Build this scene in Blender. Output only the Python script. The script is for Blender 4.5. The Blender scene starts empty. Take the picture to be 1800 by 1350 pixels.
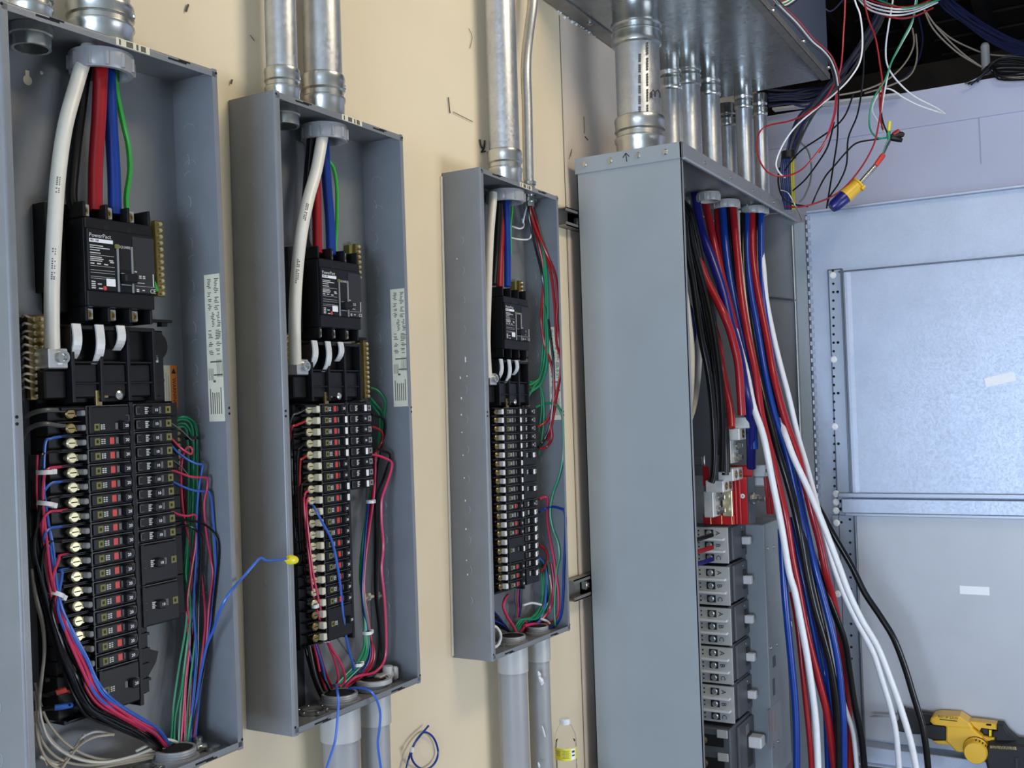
import bpy, bmesh, math, random
from mathutils import Matrix, Vector
random.seed(7)
SC = bpy.context.scene
COL = SC.collection
# ------------------------------------------------------------------ camera
F = 1843.2342
CAM = Vector((-1.96416, -1.77870, -0.08629))
RT = Vector((0.49246404, -0.86973853, -0.03215686))
UP = Vector((-0.00879075, -0.0419166, 0.99908244))
FW = Vector((0.87028839, 0.49172949, 0.02828807))
cd = bpy.data.cameras.new('camera'); cam = bpy.data.objects.new('camera', cd); COL.objects.link(cam)
cd.sensor_fit = 'HORIZONTAL'; cd.sensor_width = 36; cd.lens = 36 * F / 1800; cd.clip_start = .02; cd.clip_end = 60
m = Matrix.Identity(4)
for i, v in enumerate((RT, UP, -FW)):
    for j in range(3): m[j][i] = v[j]
m.translation = CAM
cam.matrix_world = m
SC.camera = cam
# ------------------------------------------------------------------ world, lamps, exposure
w = bpy.data.worlds.new('world'); SC.world = w; w.use_nodes = True
bg = w.node_tree.nodes['Background']; bg.inputs[0].default_value = (.80, .87, 1, 1); bg.inputs[1].default_value = .42

def area(name, loc, target, sx, sy, power, color):
    l = bpy.data.lights.new(name, 'AREA'); l.shape = 'RECTANGLE'; l.size = sx; l.size_y = sy; l.energy = power; l.color = color
    o = bpy.data.objects.new(name, l); COL.objects.link(o); o.location = loc
    o.rotation_euler = (Vector(target) - Vector(loc)).to_track_quat('-Z', 'Y').to_euler()
    return o
area('daylight_from_doorway', (-9.0, -2.2, -.9), (3.2, -.9, -.5), 4.2, 2.2, 660, (.60, .76, 1))
area('added_low_fill', (1.1, -4.8, -1.2), (1.2, -.2, -.9), 2.4, 1.2, 85, (.80, .88, 1))  # unseen fill lamp added to brighten the lower wall
area('warm_ceiling_lamp', (.7, -2.4, 2.4), (.8, -.3, -.2), 1.4, .6, 40, (1, .84, .60))
SC.view_settings.view_transform = 'Standard'; SC.view_settings.look = 'None'
SC.view_settings.exposure = 0.04; SC.view_settings.gamma = 1; SC.view_settings.use_curve_mapping = False

# ------------------------------------------------------------------ pixel rays (photograph 1800 x 1350) to places in the room
def ray(px, py): return FW + RT * ((px - 900) / F) - UP * ((py - 675) / F)
def on(px, py, ax, val):
    d = ray(px, py); return CAM + d * ((val - CAM[ax]) / d[ax])
def at(px, py, t): return CAM + ray(px, py) * t

# ------------------------------------------------------------------ materials
def mat(name, col, rough=.5, metal=0., noise=0., nscale=30., bump=0., bscale=120., col2=None, trans=0., ior=1.45, spec=None, vor=0., vscale=60, stretch=None, emit=0):
    M = bpy.data.materials.new(name); M.use_nodes = True; nt = M.node_tree; N = nt.nodes; L = nt.links
    b = N['Principled BSDF']
    c = (*col, 1)
    b.inputs['Base Color'].default_value = c; b.inputs['Roughness'].default_value = rough; b.inputs['Metallic'].default_value = metal
    if trans: b.inputs['Transmission Weight'].default_value = trans; b.inputs['IOR'].default_value = ior
    if spec is not None: b.inputs['Specular IOR Level'].default_value = spec
    tc = None
    def coord():
        nonlocal tc
        if tc is None:
            tc = N.new('ShaderNodeTexCoord')
            if stretch:
                mp = N.new('ShaderNodeMapping'); mp.inputs['Scale'].default_value = stretch; L.new(tc.outputs['Object'], mp.inputs[0]); return mp.outputs[0]
        return tc.outputs['Object']
    co = coord() if (noise or bump or vor) else None
    src = None
    if noise:
        n = N.new('ShaderNodeTexNoise'); n.inputs['Scale'].default_value = nscale; n.inputs['Detail'].default_value = 5; L.new(co, n.inputs['Vector'])
        rp = N.new('ShaderNodeMapRange'); rp.inputs[1].default_value = .3; rp.inputs[2].default_value = .7; L.new(n.outputs[0], rp.inputs[0])
        mx = N.new('ShaderNodeMix'); mx.data_type = 'RGBA'
        k2 = col2 if col2 else tuple(max(0, x * (1 - noise)) for x in col)
        mx.inputs[6].default_value = c; mx.inputs[7].default_value = (*k2, 1); L.new(rp.outputs[0], mx.inputs[0]); src = mx.outputs[2]
    if vor:
        v = N.new('ShaderNodeTexVoronoi'); v.inputs['Scale'].default_value = vscale; L.new(co, v.inputs['Vector'])
        sx = N.new('ShaderNodeSeparateColor'); L.new(v.outputs['Color'], sx.inputs[0])
        r2 = N.new('ShaderNodeMapRange'); r2.inputs[3].default_value = rough * (1 - vor); r2.inputs[4].default_value = min(1, rough * (1 + vor)); L.new(sx.outputs[0], r2.inputs[0]); L.new(r2.outputs[0], b.inputs['Roughness'])
        mx2 = N.new('ShaderNodeMix'); mx2.data_type = 'RGBA'; mx2.blend_type = 'MULTIPLY'; mx2.inputs[0].default_value = vor * .5
        if src: L.new(src, mx2.inputs[6])
        else: mx2.inputs[6].default_value = c
        L.new(sx.outputs[1], mx2.inputs[7]); src = mx2.outputs[2]
    if src: L.new(src, b.inputs['Base Color'])
    if bump:
        n2 = N.new('ShaderNodeTexNoise'); n2.inputs['Scale'].default_value = bscale; n2.inputs['Detail'].default_value = 4; L.new(co, n2.inputs['Vector'])
        bp = N.new('ShaderNodeBump'); bp.inputs['Strength'].default_value = bump; bp.inputs['Distance'].default_value = .004; L.new(n2.outputs[0], bp.inputs['Height']); L.new(bp.outputs[0], b.inputs['Normal'])
    return M
M = dict(
    wall=mat('cream_wall_paint', (.86, .73, .51), .5, 0, .16, 2.2, .3, 7, col2=(.78, .67, .49)),
    plaster=mat('lavender_wall_paint', (.56, .57, .70), .8, 0, .08, 2, .1, 40),
    concrete=mat('concrete_floor', (.36, .35, .33), .8, 0, .3, 6, .2, 60),
    ceil=mat('ceiling_board', (.55, .52, .46), .9, 0, .1, 3),
    joist=mat('dark_old_timber', (.028, .018, .010), .9, 0, .5, 8, .3, 40),
    paint=mat('grey_enamel', (.205, .216, .230), .34, 0, .09, 14, .06, 260),
    paint2=mat('light_grey_enamel', (.30, .335, .36), .36, 0, .06, 5, .05, 200),
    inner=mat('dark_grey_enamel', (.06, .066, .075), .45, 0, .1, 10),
    galv=mat('galvanised_sheet', (.50, .53, .57), .34, .85, .22, 9, .03, 70, vor=.35, vscale=85),
    galvdoor=mat('spangled_galvanised_sheet', (.45, .50, .60), .45, .45, .10, 5, .03, 50, vor=.10, vscale=130),
    galvrail=mat('grey_galvanised_rail', (.36, .40, .47), .42, .5, .08, 6),
    sheet2=mat('plain_grey_sheet', (.46, .47, .50), .5, .25, .06, 5, .02, 40),
    duct=mat('galvanised_duct_sheet', (.42, .45, .46), .24, .9, .2, 4, .02, 20, vor=.2, vscale=40),
    emt=mat('zinc_tube', (.60, .62, .64), .38, .85, .16, 14, .05, 90, vor=.16, vscale=110),
    edge=mat('black_plastic_highlight', (.085, .085, .085), .4),  # paler grey that paints highlights along black plastic edges
    zinc=mat('bright_zinc_fitting', (.62, .64, .62), .27, .95, .15, 20),
    strutm=mat('strut_steel', (.33, .32, .30), .5, .7, .2, 20),
    pvc=mat('grey_pvc', (.34, .34, .345), .3, 0, .08, 6),
    pvcl=mat('pale_grey_pvc', (.46, .46, .45), .32, 0, .05, 6),
    black=mat('black_moulded_plastic', (.009, .009, .010), .36, 0, .2, 40, spec=.3),
    black2=mat('dark_grey_plastic', (.026, .026, .028), .42, spec=.35),
    brkgrey=mat('breaker_grey_plastic', (.105, .115, .13), .42, 0, .1, 30),
    lugwhite=mat('pale_lug_plastic', (.50, .52, .51), .4),
    white=mat('white_plastic', (.80, .80, .80), .4),
    cream=mat('cream_plastic', (.74, .70, .56), .4),
    greyp=mat('mid_grey_print', (.22, .22, .22), .5),
    olive=mat('olive_print', (.17, .16, .035), .6),
    redp=mat('red_flag_plastic', (.58, .05, .04), .4),
    red=mat('red_insulator', (.62, .018, .022), .35, 0, .15, 12),
    orange=mat('orange_print', (.80, .22, .03), .6),
    paper=mat('cream_label_paper', (.74, .69, .52), .65, 0, .1, 50),
    whitepaper=mat('white_label_paper', (.86, .87, .90), .5),
    ink=mat('black_ink', (.02, .02, .02), .6),
    fadeink=mat('faded_ink', (.11, .10, .075), .7),
    greytext=mat('pale_print', (.55, .55, .53), .6),
    brass=mat('brass', (.86, .78, .50), .3, .7, .12, 60),
    dullbrass=mat('dull_brass', (.36, .27, .12), .35, .9, .3, 60),
    silver=mat('tinned_aluminium', (.70, .71, .70), .3, .75, .12, 30),
    lug=mat('matt_aluminium_lug', (.74, .75, .74), .5, .3, .12, 50, .1, 90),
    copper=mat('copper', (.72, .35, .18), .3, .9),
    wwhite=mat('white_cable_jacket', (.78, .74, .64), .35, 0, .08, 30),
    wwhite2=mat('bright_white_cable_jacket', (.80, .80, .82), .35, 0, .08, 30),
    wcream=mat('aged_white_wire', (.55, .47, .36), .45, 0, .1, 30),
    wred=mat('red_cable_jacket', (.34, .010, .016), .28, 0, .1, 20),
    wpink=mat('pinkish_red_wire', (.58, .035, .10), .32),
    wblue=mat('blue_cable_jacket', (.005, .040, .27), .28, 0, .1, 20),
    wnavy=mat('navy_cable_jacket', (.01, .012, .16), .3, 0, .1, 20),
    wblue2=mat('light_blue_wire', (.035, .12, .48), .32),
    wgreen=mat('bright_green_wire', (.04, .46, .06), .3),
    wgreen2=mat('green_wire', (.015, .25, .11), .32),
    wblack=mat('black_cable_jacket', (.007, .007, .008), .22, 0, .2, 20, spec=.35),
    wgrey=mat('grey_wire', (.10, .10, .10), .35),
    wdata=mat('blue_data_cable', (.014, .018, .062), .4),
    wdata2=mat('dark_data_cable', (.02, .022, .04), .4),
    wjacket=mat('grey_cable_jacket', (.05, .05, .056), .5),
    wtape=mat('mid_blue_cable', (.012, .04, .16), .4),
    wyel2=mat('dull_yellow_cable', (.42, .36, .03), .45),
    wbrown=mat('tan_cable_jacket', (.33, .28, .22), .5),
    yellow=mat('yellow_tool_plastic', (.78, .46, .035), .35, 0, .06, 20),
    wyellow=mat('yellow_plastic', (.82, .68, .03), .35),
    rubber=mat('black_rubber', (.010, .010, .012), .6, 0, .2, 50, .1, 200),
    steel=mat('dark_steel', (.12, .13, .15), .35, .8),
    glass=mat('clear_bottle_plastic', (1, 1, 1), .03, 0, trans=1., ior=1.08),
    water=mat('water', (1, 1, 1), .0, 0, trans=1., ior=1.12),
    cap=mat('white_bottle_cap', (.80, .82, .86), .4),
    ylabel=mat('yellow_bottle_label', (.85, .78, .06), .5),
    hole=mat('dark_hole', (.006, .006, .008), .9),
)

# ------------------------------------------------------------------ mesh helpers
class MB:
    def __init__(s): s.v = []; s.f = []; s.sm = []
    def add(s, vs, fs, smooth=False):
        n = len(s.v); s.v += [tuple(v) for v in vs]
        for f in fs: s.f.append(tuple(i + n for i in f)); s.sm.append(smooth)
        return s
    def box(s, x0, x1, y0, y1, z0, z1, b=0):
        if x0 > x1: x0, x1 = x1, x0
        if y0 > y1: y0, y1 = y1, y0
        if z0 > z1: z0, z1 = z1, z0
        if not b:
            vs = [(x, y, z) for x in (x0, x1) for y in (y0, y1) for z in (z0, z1)]
            return s.add(vs, [(0, 1, 3, 2), (4, 6, 7, 5), (0, 4, 5, 1), (2, 3, 7, 6), (0, 2, 6, 4), (1, 5, 7, 3)])
        b = min(b, (x1 - x0) * .45, (y1 - y0) * .45, (z1 - z0) * .45)
        vs = []; idx = {}
        X = (x0, x1); Y = (y0, y1); Z = (z0, z1); sg = (1, -1)
        for i in (0, 1):
            for j in (0, 1):
                for k in (0, 1):
                    for a in range(3):
                        p = [X[i] + (sg[i] * b if a != 0 else 0), Y[j] + (sg[j] * b if a != 1 else 0), Z[k] + (sg[k] * b if a != 2 else 0)]
                        idx[i, j, k, a] = len(vs); vs.append(p)
        fs = []
        g = lambda i, j, k, a: idx[i, j, k, a]
        for i in (0, 1):
            q = [g(i, 0, 0, 0), g(i, 1, 0, 0), g(i, 1, 1, 0), g(i, 0, 1, 0)]; fs.append(q if i else q[::-1])
            q = [g(0, i, 0, 1), g(0, i, 1, 1), g(1, i, 1, 1), g(1, i, 0, 1)]; fs.append(q if i else q[::-1])
            q = [g(0, 0, i, 2), g(1, 0, i, 2), g(1, 1, i, 2), g(0, 1, i, 2)]; fs.append(q if i else q[::-1])
        for i in (0, 1):
            for j in (0, 1):
                q = [g(i, j, 0, 0), g(i, j, 1, 0), g(i, j, 1, 1), g(i, j, 0, 1)]; fs.append(q if (i ^ j) else q[::-1])
                q = [g(i, 0, j, 0), g(i, 0, j, 2), g(i, 1, j, 2), g(i, 1, j, 0)]; fs.append(q if (i ^ j) else q[::-1])
                q = [g(0, i, j, 1), g(1, i, j, 1), g(1, i, j, 2), g(0, i, j, 2)]; fs.append(q if (i ^ j) else q[::-1])
                for k in (0, 1):
                    q = [g(i, j, k, 0), g(i, j, k, 1), g(i, j, k, 2)]; fs.append(q if (i ^ j ^ k) else q[::-1])
        return s.add(vs, fs)
    def prism(s, poly, axis, a, b):
        """poly: 2-D outline (the two axes other than AXIS in order), run from a to b along AXIS"""
        n = len(poly)
        def P(p, t):
            q = list(p); q.insert(axis, t); return q
        vs = [P(p, a) for p in poly] + [P(p, b) for p in poly]
        fs = [tuple(range(n))[::-1], tuple(range(n, 2 * n))] + [(i, (i + 1) % n, n + (i + 1) % n, n + i) for i in range(n)]
        return s.add(vs, fs)
    def tube(s, pts, r, n=8, cap=True):
        pts = [Vector(p) for p in pts]; k = len(pts)
        rr = r if isinstance(r, (list, tuple)) else [r] * k
        T = [(pts[min(i + 1, k - 1)] - pts[max(i - 1, 0)]).normalized() for i in range(k)]
        nrm = T[0].orthogonal().normalized(); vs = []
        for i in range(k):
            nrm = (nrm - T[i] * nrm.dot(T[i]))
            nrm = nrm.normalized() if nrm.length > 1e-6 else T[i].orthogonal().normalized()
            bi = T[i].cross(nrm)
            for j in range(n):
                a = 2 * math.pi * j / n; vs.append(pts[i] + (nrm * math.cos(a) + bi * math.sin(a)) * rr[i])
        fs = [(i * n + j, i * n + (j + 1) % n, (i + 1) * n + (j + 1) % n, (i + 1) * n + j) for i in range(k - 1) for j in range(n)]
        s.add(vs, fs, True)
        if cap:
            s.add(vs[:n], [tuple(range(n))[::-1]]); s.add(vs[-n:], [tuple(range(n))])
        return s
    def lathe(s, prof, axis=2, c=(0, 0, 0), n=24, smooth=True, cap=True):
        """prof: [(radius, height)] turned about AXIS through c"""
        a1, a2 = [i for i in range(3) if i != axis]; vs = []
        for r, h in prof:
            for j in range(n):
                a = 2 * math.pi * j / n; p = [0, 0, 0]; p[axis] = c[axis] + h; p[a1] = c[a1] + r * math.cos(a); p[a2] = c[a2] + r * math.sin(a); vs.append(p)
        fs = [(i * n + j, i * n + (j + 1) % n, (i + 1) * n + (j + 1) % n, (i + 1) * n + j) for i in range(len(prof) - 1) for j in range(n)]
        s.add(vs, fs, smooth)
        if cap:
            s.add(vs[:n], [tuple(range(n))[::-1]]); s.add(vs[-n:], [tuple(range(n))])
        return s
    def mesh(s, name, m, fix=True):
        me = bpy.data.meshes.new(name); me.from_pydata(s.v, [], s.f); me.materials.append(m)
        me.polygons.foreach_set('use_smooth', s.sm)
        if fix:
            bm = bmesh.new(); bm.from_mesh(me); bmesh.ops.recalc_face_normals(bm, faces=bm.faces); bm.to_mesh(me); bm.free()
        me.update()
        if any(s.sm): me.set_sharp_from_angle(angle=math.radians(38))
        return me
    def build(s, name, m, parent=None, mw=None, **tags):
        return link(name, s.mesh(name, m), parent, mw, **tags)

def link(name, me, parent=None, mw=None, label=None, cat=None, group=None, kind=None):
    o = bpy.data.objects.new(name, me); COL.objects.link(o)
    if parent: o.parent = parent
    if mw is not None:
        if parent: o.matrix_local = mw
        else: o.matrix_world = mw
    if label: o['label'] = label
    if cat: o['category'] = cat
    if group: o['group'] = group
    if kind: o['kind'] = kind
    return o
def thing(name, label, cat, mw=None, group=None): return link(name, None, None, mw, label, cat, group)
T3 = Matrix.Translation
def text_mesh(txt, size, m, ax='CENTER'):
    cu = bpy.data.curves.new('lettering', 'FONT'); cu.body = txt; cu.size = size; cu.align_x = ax; cu.align_y = 'CENTER'; cu.extrude = .0002; cu.resolution_u = 2
    o = bpy.data.objects.new('lettering', cu); COL.objects.link(o)
    bpy.context.view_layer.update()
    me = bpy.data.meshes.new_from_object(o.evaluated_get(bpy.context.evaluated_depsgraph_get())); bpy.data.objects.remove(o); bpy.data.curves.remove(cu)
    me.materials.clear(); me.materials.append(m); me.name = 'lettering'
    return me
def basis(o, x, y):
    x = Vector(x).normalized(); y = Vector(y).normalized(); z = x.cross(y)
    return Matrix(((x[0], y[0], z[0], o[0]), (x[1], y[1], z[1], o[1]), (x[2], y[2], z[2], o[2]), (0, 0, 0, 1)))
def smooth(pts, sub=5):
    P = [Vector(p) for p in pts]
    if len(P) < 3: sub = 1
    out = []
    for i in range(len(P) - 1):
        p0 = P[max(i - 1, 0)]; p1 = P[i]; p2 = P[i + 1]; p3 = P[min(i + 2, len(P) - 1)]
        for k in range(sub):
            t = k / sub
            out.append(.5 * ((2 * p1) + (p2 - p0) * t + (2 * p0 - 5 * p1 + 4 * p2 - p3) * t * t + (3 * p1 - p0 - 3 * p2 + p3) * t ** 3))
    out.append(P[-1]); return out
def parse(s):
    """'px,py[,depth] px,py ...': depth given on some points is spread evenly over the ones between"""
    L = [[float(x) for x in q.split(',')] for q in s.split()]
    ks = [i for i, q in enumerate(L) if len(q) > 2]
    out = []
    for i, q in enumerate(L):
        if not ks: d = None
        else:
            a = max([k for k in ks if k <= i], default=ks[0]); b = min([k for k in ks if k >= i], default=ks[-1])
            d = L[a][2] if a == b else L[a][2] + (L[b][2] - L[a][2]) * (i - a) / (b - a)
        out.append((q[0], q[1], d))
    return out
def wire_obj(name, pts, r, m, label, cat='wire', group=None, n=8, sub=5):
    pts = smooth(pts, sub); o0 = pts[0].copy()
    b = MB(); b.tube([p - o0 for p in pts], r, n)
    return link(name, b.mesh(name, m, False), None, T3(o0), label, cat, group)
JR = random.Random(11)
def twire(s, rpx, m, label, name='wire', cat='wire', group=None, n=8, off=(0, 0), jit=0):
    """a wire through pixels at given distances along the view axis; rpx: radius in photograph pixels"""
    P = parse(s); pts = [at(a + off[0] + JR.uniform(-jit, jit), b + off[1] + JR.uniform(-jit, jit), t + JR.uniform(-jit, jit) * .006) for a, b, t in P]
    r = rpx * (sum(p[2] for p in P) / len(P)) / F
    return wire_obj(name, pts, r, m, label, cat, group, n)
ORD = 'first second third fourth fifth sixth seventh eighth ninth tenth eleventh twelfth thirteenth fourteenth fifteenth sixteenth seventeenth eighteenth nineteenth twentieth'.split() + ['twenty-first', 'twenty-second', 'twenty-third']
# ------------------------------------------------------------------ setting
FLOOR = -1.9; CEIL = 2.55
def struct(name, b, m, parent=None): return b.build(name, m, parent, kind='structure' if parent is None else None)
floor = struct('floor', MB().box(-9.5, 8, -5, .2, FLOOR - .1, FLOOR), M['concrete'])
wl = struct('wall_left', MB().box(-9.5, 4.35, 0, .15, FLOOR, CEIL), M['wall'])
# plywood joints and the timber batten showing beyond the far panel
for px in (806, 800):
    p0 = on(px, 120, 1, 0)
    break
jx = on(992, 300, 1, 0).x
MB().box(jx - .002, jx + .002, -.0015, .001, FLOOR, 1.45).build('panel_joint', M['fadeink'], wl)
MB().box(jx + .006, jx + 1.4, -.004, .001, FLOOR, 1.458).build('backing_board', mat('pinkish_board', (.76, .65, .54), .6, 0, .12, 3, .1, 12), wl)
def mark(pxs, r, name='pencil_mark', m='ink'):
    pts = [on(a, b, 1, -.0045) for a, b in pxs]
    b = MB(); b.tube(smooth(pts, 4), r, 5); b.build(name, M[m], wl)
mark([(843, 245), (846, 258), (851, 260), (852, 247)], .003, 'handwritten_four'); mark([(852, 247), (850, 262), (846, 267), (853, 266)], .003, 'handwritten_four')
mark([(788, 171), (791, 199)], .0018); mark([(797, 197), (831, 214)], .0012, m='fadeink'); mark([(1026, 205), (1027, 235)], .002, m='fadeink')
mark([(1000, 280), (1005, 262), (1003, 275)], .0015, m='fadeink'); mark([(826, 85), (830, 65), (824, 50)], .001, m='fadeink')
mark([(327, 20), (331, 8)], .0025, m='fadeink'); mark([(406, 147), (408, 140)], .0022, m='fadeink'); mark([(440, 62), (447, 72)], .001, m='fadeink'); mark([(1028, 240), (1033, 246)], .003, m='fadeink')
BWX = 4.2
bw = struct('wall_back', MB().box(BWX, BWX + .15, -5, 0, FLOOR, 1.63), M['plaster'])
MB().box(BWX - .012, BWX, -5, 0, 1.43, 1.63).build('upper_drywall_board', M['plaster'], bw)
sx = on(1722, 230, 0, BWX).y
MB().box(BWX - .002, BWX, sx - .003, sx + .003, 1.18, 1.43).build('drywall_seam', mat('seam_grey', (.40, .40, .47), .9), bw)  # grey strip along the joint between drywall boards
struct('wall_attic', MB().box(7.9, 8, -5, 0, 0, CEIL + .3).box(4.35, 8, 0, .15, 0, CEIL + .3), M['joist'])
struct('wall_front', MB().box(-9.5, 8, -5.1, -5, FLOOR, CEIL), mat('grey_block_wall', (.42, .42, .42), .9, 0, .2, 4))
cl = struct('ceiling', MB().box(-9.5, 8, -5, .2, CEIL + .22, CEIL + .3), M['joist'])
MB().box(-9.5, 3.4, -5, .2, CEIL, CEIL + .05).build('ceiling_board', M['ceil'], cl)
for i in range(7):
    y = -.25 - i * .45
    MB().box(3.4, 7.9, y - .03, y + .03, CEIL - .05, CEIL + .22).build('joist', M['joist'], cl)
for i in range(8):
    x = 4.55 + i * .4
    MB().box(x - .16, x + .16, -5, .1, CEIL + .17, CEIL + .22).build('roof_plank', M['joist'], cl)
MB().box(4.4, 7.9, -5, 0, 1.42, 1.5).build('loft_deck', M['joist'], bw)
MB().box(5.6, 5.75, -5, 0, 1.95, 2.2).build('timber_beam', M['joist'], cl)
MB().box(6.8, 6.95, -5, 0, 1.7, 1.95).build('timber_beam', M['joist'], cl)

# ------------------------------------------------------------------ the three wall panels
FR = {
 'A': dict(o=(-.8127, 0, -.0646), U=(.9997, -.0168, .0199), V=(-.0199, .0003, .9998), W=.508, d=.1425, h=.7256, nm='nearest wall panel', adj='nearest'),
 'B': dict(o=(-.1344, 0, -.0634), U=(1, -.0039, .0066), V=(-.0066, 0, 1), W=.508, d=.1447, h=.7401, nm='middle wall panel', adj='middle'),
 'C': dict(o=(.7682, 0, -.0787), U=(.9999, -.0084, -.0115), V=(.0115, -.0001, .9999), W=.5188, d=.1434, h=.7509, nm='farthest wall panel', adj='farthest'),
}
for k, f in FR.items():
    U = Vector(f['U']).normalized(); V = Vector(f['V']); V = (V - U * V.dot(U)).normalized(); N = U.cross(V)
    f['M'] = basis(f['o'], U, V); f['Uv'] = U; f['Vv'] = V; f['Nv'] = N; f['ov'] = Vector(f['o'])
def pw(k, px, py, wd):
    f = FR[k]; d = ray(px, py); t = (wd - (CAM - f['ov']).dot(f['Nv'])) / d.dot(f['Nv'])
    return CAM + d * t
def pl(k, px, py, wd): return FR[k]['M'].inverted() @ pw(k, px, py, wd)
def pwire(k, s, rpx, m, label, name='wire', group=None, n=8, off=(0, 0), cat='wire', jit=0):
    P = parse(s); pts = []; f = FR[k]; lim = f['W'] - .009
    for i_, (a, b, d) in enumerate(P):
        if jit and 1 < i_ < len(P) - 1: a += JR.uniform(-jit, jit); b += JR.uniform(-jit, jit); d = (d or .06) + JR.uniform(-jit, jit) * .0028
        q = pw(k, a + off[0], b + off[1], .06 if d is None else d); u = (q - f['ov']).dot(f['Uv'])
        if u > lim:                                  # keep the wire on the room side of the far side wall
            e = ray(a + off[0], b + off[1]); q = CAM + e * ((lim - (CAM - f['ov']).dot(f['Uv'])) / e.dot(f['Uv']))
        pts.append(q)
    t = sum((p - CAM).dot(FW) for p in pts) / len(pts)
    return wire_obj(name, pts, rpx * t / F, m, label, cat, group, n)

def enclosure(k, label):
    f = FR[k]; W, d, h = f['W'], f['d'], f['h']
    r = thing('panel_enclosure', label, 'electrical panel', f['M'])
    P = M['paint']
    MB().box(.002, W - .002, -h + .002, h - .002, .002, .004).build('back_plate', P, r)
    fl = .017; R = .006; t = .002
    arc = [(R - R * math.cos(a), d - R + R * math.sin(a)) for a in [i * math.pi / 10 for i in range(6)]]
    prof = [(0, .002)] + arc + [(fl, d), (fl, d - t), (R, d - t), (t, d - R), (t, .002)]
    b = MB(); b.prism([(x, z) for x, z in prof], 1, -h, h); b.build('side_wall', P, r)
    b = MB(); b.prism([(W - x, z) for x, z in prof], 1, -h, h); b.build('side_wall', P, r)
    for s in (1, -1):
        q = [(s * (h - x), z) for x, z in prof]
        b = MB(); b.prism(q, 0, .003, W - .003); e = b.build('end_wall', P, r)
        b = MB()
        for u in (.10, .40):
            b.box(u - .028, u + .02, s * (h - .0085) - .002, s * (h - .0085) + .002, d - .001, d + .0006); b.box(u + .0, u + .03, s * (h - .0055) - .0015, s * (h - .0055) + .0015, d - .001, d + .0006)
        b.build('flange_slot', M['hole'], e, kind='stuff')
    # rating tape on the top flange
    tp = MB().box(.245, .325, h - .0155, h - .001, d, d + .0008).build('rating_tape', M['paper'], r)
    b = MB()
    for i, (u0, u1) in enumerate(((.251, .255), (.268, .284), (.292, .297), (.303, .315))): b.box(u0, u1, h - .014, h - .003, d + .0007, d + .0011)
    b.build('tape_print', M['fadeink'], tp)
    b = MB()
    for u in (.006, W - .006):
        for v in (h - .008, -h + .02, .0, -.012): b.lathe([(.003, 0), (.003, .0012)], 2, (u, v, d - .0008), 10)
    b.build('flange_hole', M['hole'], r, kind='stuff')
    # knock-out outlines pressed into the side walls: shallow crescents
    b = MB()
    def cres(u, v, wd, R, a0, a1):
        pts = [(u, v + R * math.sin(a), wd + R * math.cos(a)) for a in [a0 + (a1 - a0) * i / 6 for i in range(7)]]
        b.tube(pts, .0009, 5)
    for i in range(13):
        v = h - .22 - i * .092
        if v < -h + .1: break
        cres(-.0002, v, .062, .015, -.9, .9); cres(W - .0022, v, .045, .015, 1.2, 2.6); cres(W - .0022, v + .04, .03, .018, -.6, .9)
    for v in (h - .12, h - .2): cres(W - .0022, v, .05, .02, .4, 2.4)
    b.build('knockout_outline', mat('worn_enamel_edge', (.30, .32, .35), .3) if 'worn_enamel_edge' not in bpy.data.materials else bpy.data.materials['worn_enamel_edge'], r, kind='stuff')
    # long instruction sticker on the far inner side wall
    v1, v0 = (.324, .003) if k == 'B' else ((.29, -.028) if k == 'A' else (.296, -.028))
    a0, a1 = (.079, .127) if k == 'A' else ((.085, .136) if k == 'B' else (.089, .133))
    st = MB().box(W - .0028, W - .0021, v0, v1, a0, a1).build('instruction_sticker', M['paper'], r)
    b = MB(); rnd = random.Random(3); c0 = W - .0031
    def bar(va, vb, wa, wb): b.box(c0, W - .0027, va, vb, wa, wb)
    H = v1 - v0; D = a1 - a0
    for (f0, f1, n0, n1) in ((.03, .24, .15, .9), (.26, .36, .35, .95), (.38, .55, .12, .95)):
        x = f0
        while x < f1:
            for (q0, q1) in ((n0, n0 + (n1 - n0) * .42), (n0 + (n1 - n0) * .55, n1)):
                if rnd.random() < .86: bar(v1 - H * (x + .006), v1 - H * x, a0 + D * (q0 + rnd.random() * .1), a0 + D * (q1 - rnd.random() * .15))
            x += .0115
    for i in range(6): bar(v1 - H * .95, v1 - H * (.77 + rnd.random() * .04), a0 + D * (.12 + i * .13), a0 + D * (.17 + i * .13))
    for i in range(5): bar(v1 - H * .72, v1 - H * .64, a0 + D * (.08 + i * .07), a0 + D * (.10 + i * .07))
    for i in range(5): bar(v1 - H * .70, v1 - H * .58, a0 + D * (.6 + i * .08), a0 + D * (.62 + i * .08))
    bar(v1 - H * .60, v1 - H * .59, a0 + D * .2, a0 + D * .9); bar(v1 - H * .69, v1 - H * .68, a0 + D * .4, a0 + D * .95); bar(v1 - H * .735, v1 - H * .72, a0 + D * .35, a0 + D * .5)
    b.build('sticker_print', M['fadeink'], st, kind='stuff')
    return r
ENC = {}
ENC['A'] = enclosure('A', 'open grey electrical panel box nearest the camera, cut by the left edge')
ENC['B'] = enclosure('B', 'open grey electrical panel box in the middle of three on the cream wall')
ENC['C'] = enclosure('C', 'open grey electrical panel box farthest of three, beside the tall cabinet')
MB().box(-.009, -.001, -.745, .74, .0008, .006, .001).build('scraped_paint_edge', M['wwhite'], ENC['C'])
MB().box(.012, .20, -.735, -.50, .0042, .006).build('dark_sheet', M['black2'], ENC['B'])  # dark sheet over the lower left of the back plate
b = MB()
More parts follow.
